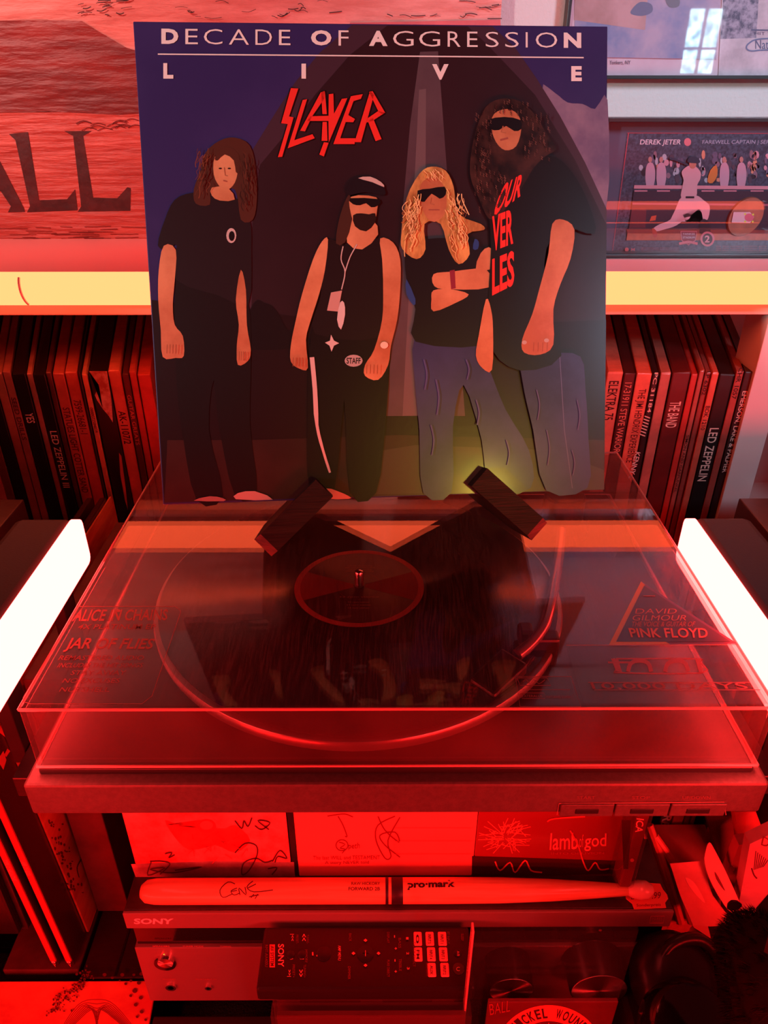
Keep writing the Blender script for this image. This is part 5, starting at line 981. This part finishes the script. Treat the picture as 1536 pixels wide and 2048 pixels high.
# ================================================================ CAT (black, mostly out of frame at lower right)
def skinbody(name, verts, edges, radii, m, parent, sub=2):
    me = bpy.data.meshes.new(name); og = org(parent); me.from_pydata([tuple(Vector(v)-og) for v in verts], edges, []); o = bpy.data.objects.new(name, me); C.objects.link(o); o.parent = parent
    md = o.modifiers.new('s', 'SKIN'); 
    for i, r in enumerate(radii): me.skin_vertices[0].data[i].radius = (r, r) if not isinstance(r, tuple) else r
    me.skin_vertices[0].data[0].use_root = True
    s = o.modifiers.new('u', 'SUBSURF'); s.levels = sub; s.render_levels = sub
    dg = bpy.context.evaluated_depsgraph_get(); ev = o.evaluated_get(dg); nm = bpy.data.meshes.new_from_object(ev); o.modifiers.clear(); o.data = nm; nm.materials.clear(); nm.materials.append(m)
    for p in nm.polygons: p.use_smooth = True
    ORG[o.name] = og; return o
H = Vector((.240, .226, -.458)); X = Vector((1, 0, 0))
cat = empty('cat', (.33, .14, -.79), 'fluffy black cat sitting at the lower right corner, seen from behind', 'cat')
fur = mat('fur_black', lin((18, 11, 11)), .75, spec=.15)
vv = [(.36, .10, -.66), (.33, .13, -.60), (.29, .165, -.55), (.255, .20, -.50), H, (.235, .260, -.468), (.232, .280, -.476),   # 0 pelvis 1 back 2 shoulders 3 neck 4 head 5 muzzle 6 nose
      (.37, .17, -.70), (.34, .21, -.765), (.34, .25, -.778), (.42, .14, -.70), (.44, .19, -.765), (.44, .23, -.778),
      (.27, .20, -.62), (.262, .205, -.70), (.262, .21, -.77), (.262, .235, -.778), (.33, .20, -.62), (.325, .215, -.70), (.325, .22, -.77), (.325, .245, -.778),
      (.42, .04, -.72), (.47, -.02, -.765), (.54, .0, -.775), (.58, .06, -.775)]
ee = [(0, 1), (1, 2), (2, 3), (3, 4), (4, 5), (5, 6), (0, 7), (7, 8), (8, 9), (0, 10), (10, 11), (11, 12), (2, 13), (13, 14), (14, 15), (15, 16), (2, 17), (17, 18), (18, 19), (19, 20), (0, 21), (21, 22), (22, 23), (23, 24)]
rr = [.085, .085, .06, .046, .046, .026, .014, .045, .018, .014, .045, .018, .014, .026, .017, .014, .013, .026, .017, .014, .013, .018, .016, .014, .008]
cb_ = skinbody('body', vv, ee, rr, fur, cat, 2)
for s in (-1, 1):
    bm = bmesh.new(); b0 = H+Vector((s*.022+.012, .012, .030)); tip = b0+Vector((s*.012+.006, .014, .020)); ps = [b0+Vector((-.014, 0, 0)), b0+Vector((.014, 0, 0)), b0+Vector((0, .010, -.004)), b0+Vector((0, -.008, -.004))]
    q = [bm.verts.new(p) for p in ps]; t_ = bm.verts.new(tip)
    for i, j in ((0, 3), (3, 1), (1, 2), (2, 0)): bm.faces.new((q[i], q[j], t_))
    bm.faces.new((q[0], q[2], q[1], q[3])); link('ear', bm, fur, cat)
    LT('eye', [(.001, .003), (.004, .002), (.005, 0)], H+Vector((s*.014+.002, .037, -.014)), mat('cat_eye', (.4, .35, .05), .1), cat, 'y', 16)
LT('nose', [(.001, .004), (.004, .002), (.005, 0)], Vector((.232, .292, -.472)), mat('cat_nose', (.03, .01, .01), .3), cat, 'y', 12)
bm = bmesh.new(); md = cb_.data; og = org(cat); n_h = 0
for p in md.polygons:
    k = 26 if (p.center+og).x < .33 and (p.center+og).z > -.64 else 2
    for _ in range(k):
        vs_ = [md.vertices[i].co for i in p.vertices]; w_ = [random.random() for _ in vs_]; sw = sum(w_); c = sum((v*w__ for v, w__ in zip(vs_, w_)), Vector())/sw+og
        n = p.normal; d = (n+Vector((random.gauss(0, .3)-.3, random.gauss(0, .3), random.gauss(0, .3)+.2))).normalized(); l = random.uniform(.005, .010); s_ = d.orthogonal().normalized()*.00014
        a_, b_, c_, d_ = bm.verts.new(c-s_), bm.verts.new(c+s_), bm.verts.new(c+d*l*.6+Vector((0, 0, -.001))), bm.verts.new(c+d*l+Vector((0, 0, -.003)))
        bm.faces.new((a_, b_, c_)); bm.faces.new((b_, d_, c_)); n_h += 1
fo = link('fur', bm, fur, cat); fo['kind'] = 'stuff'
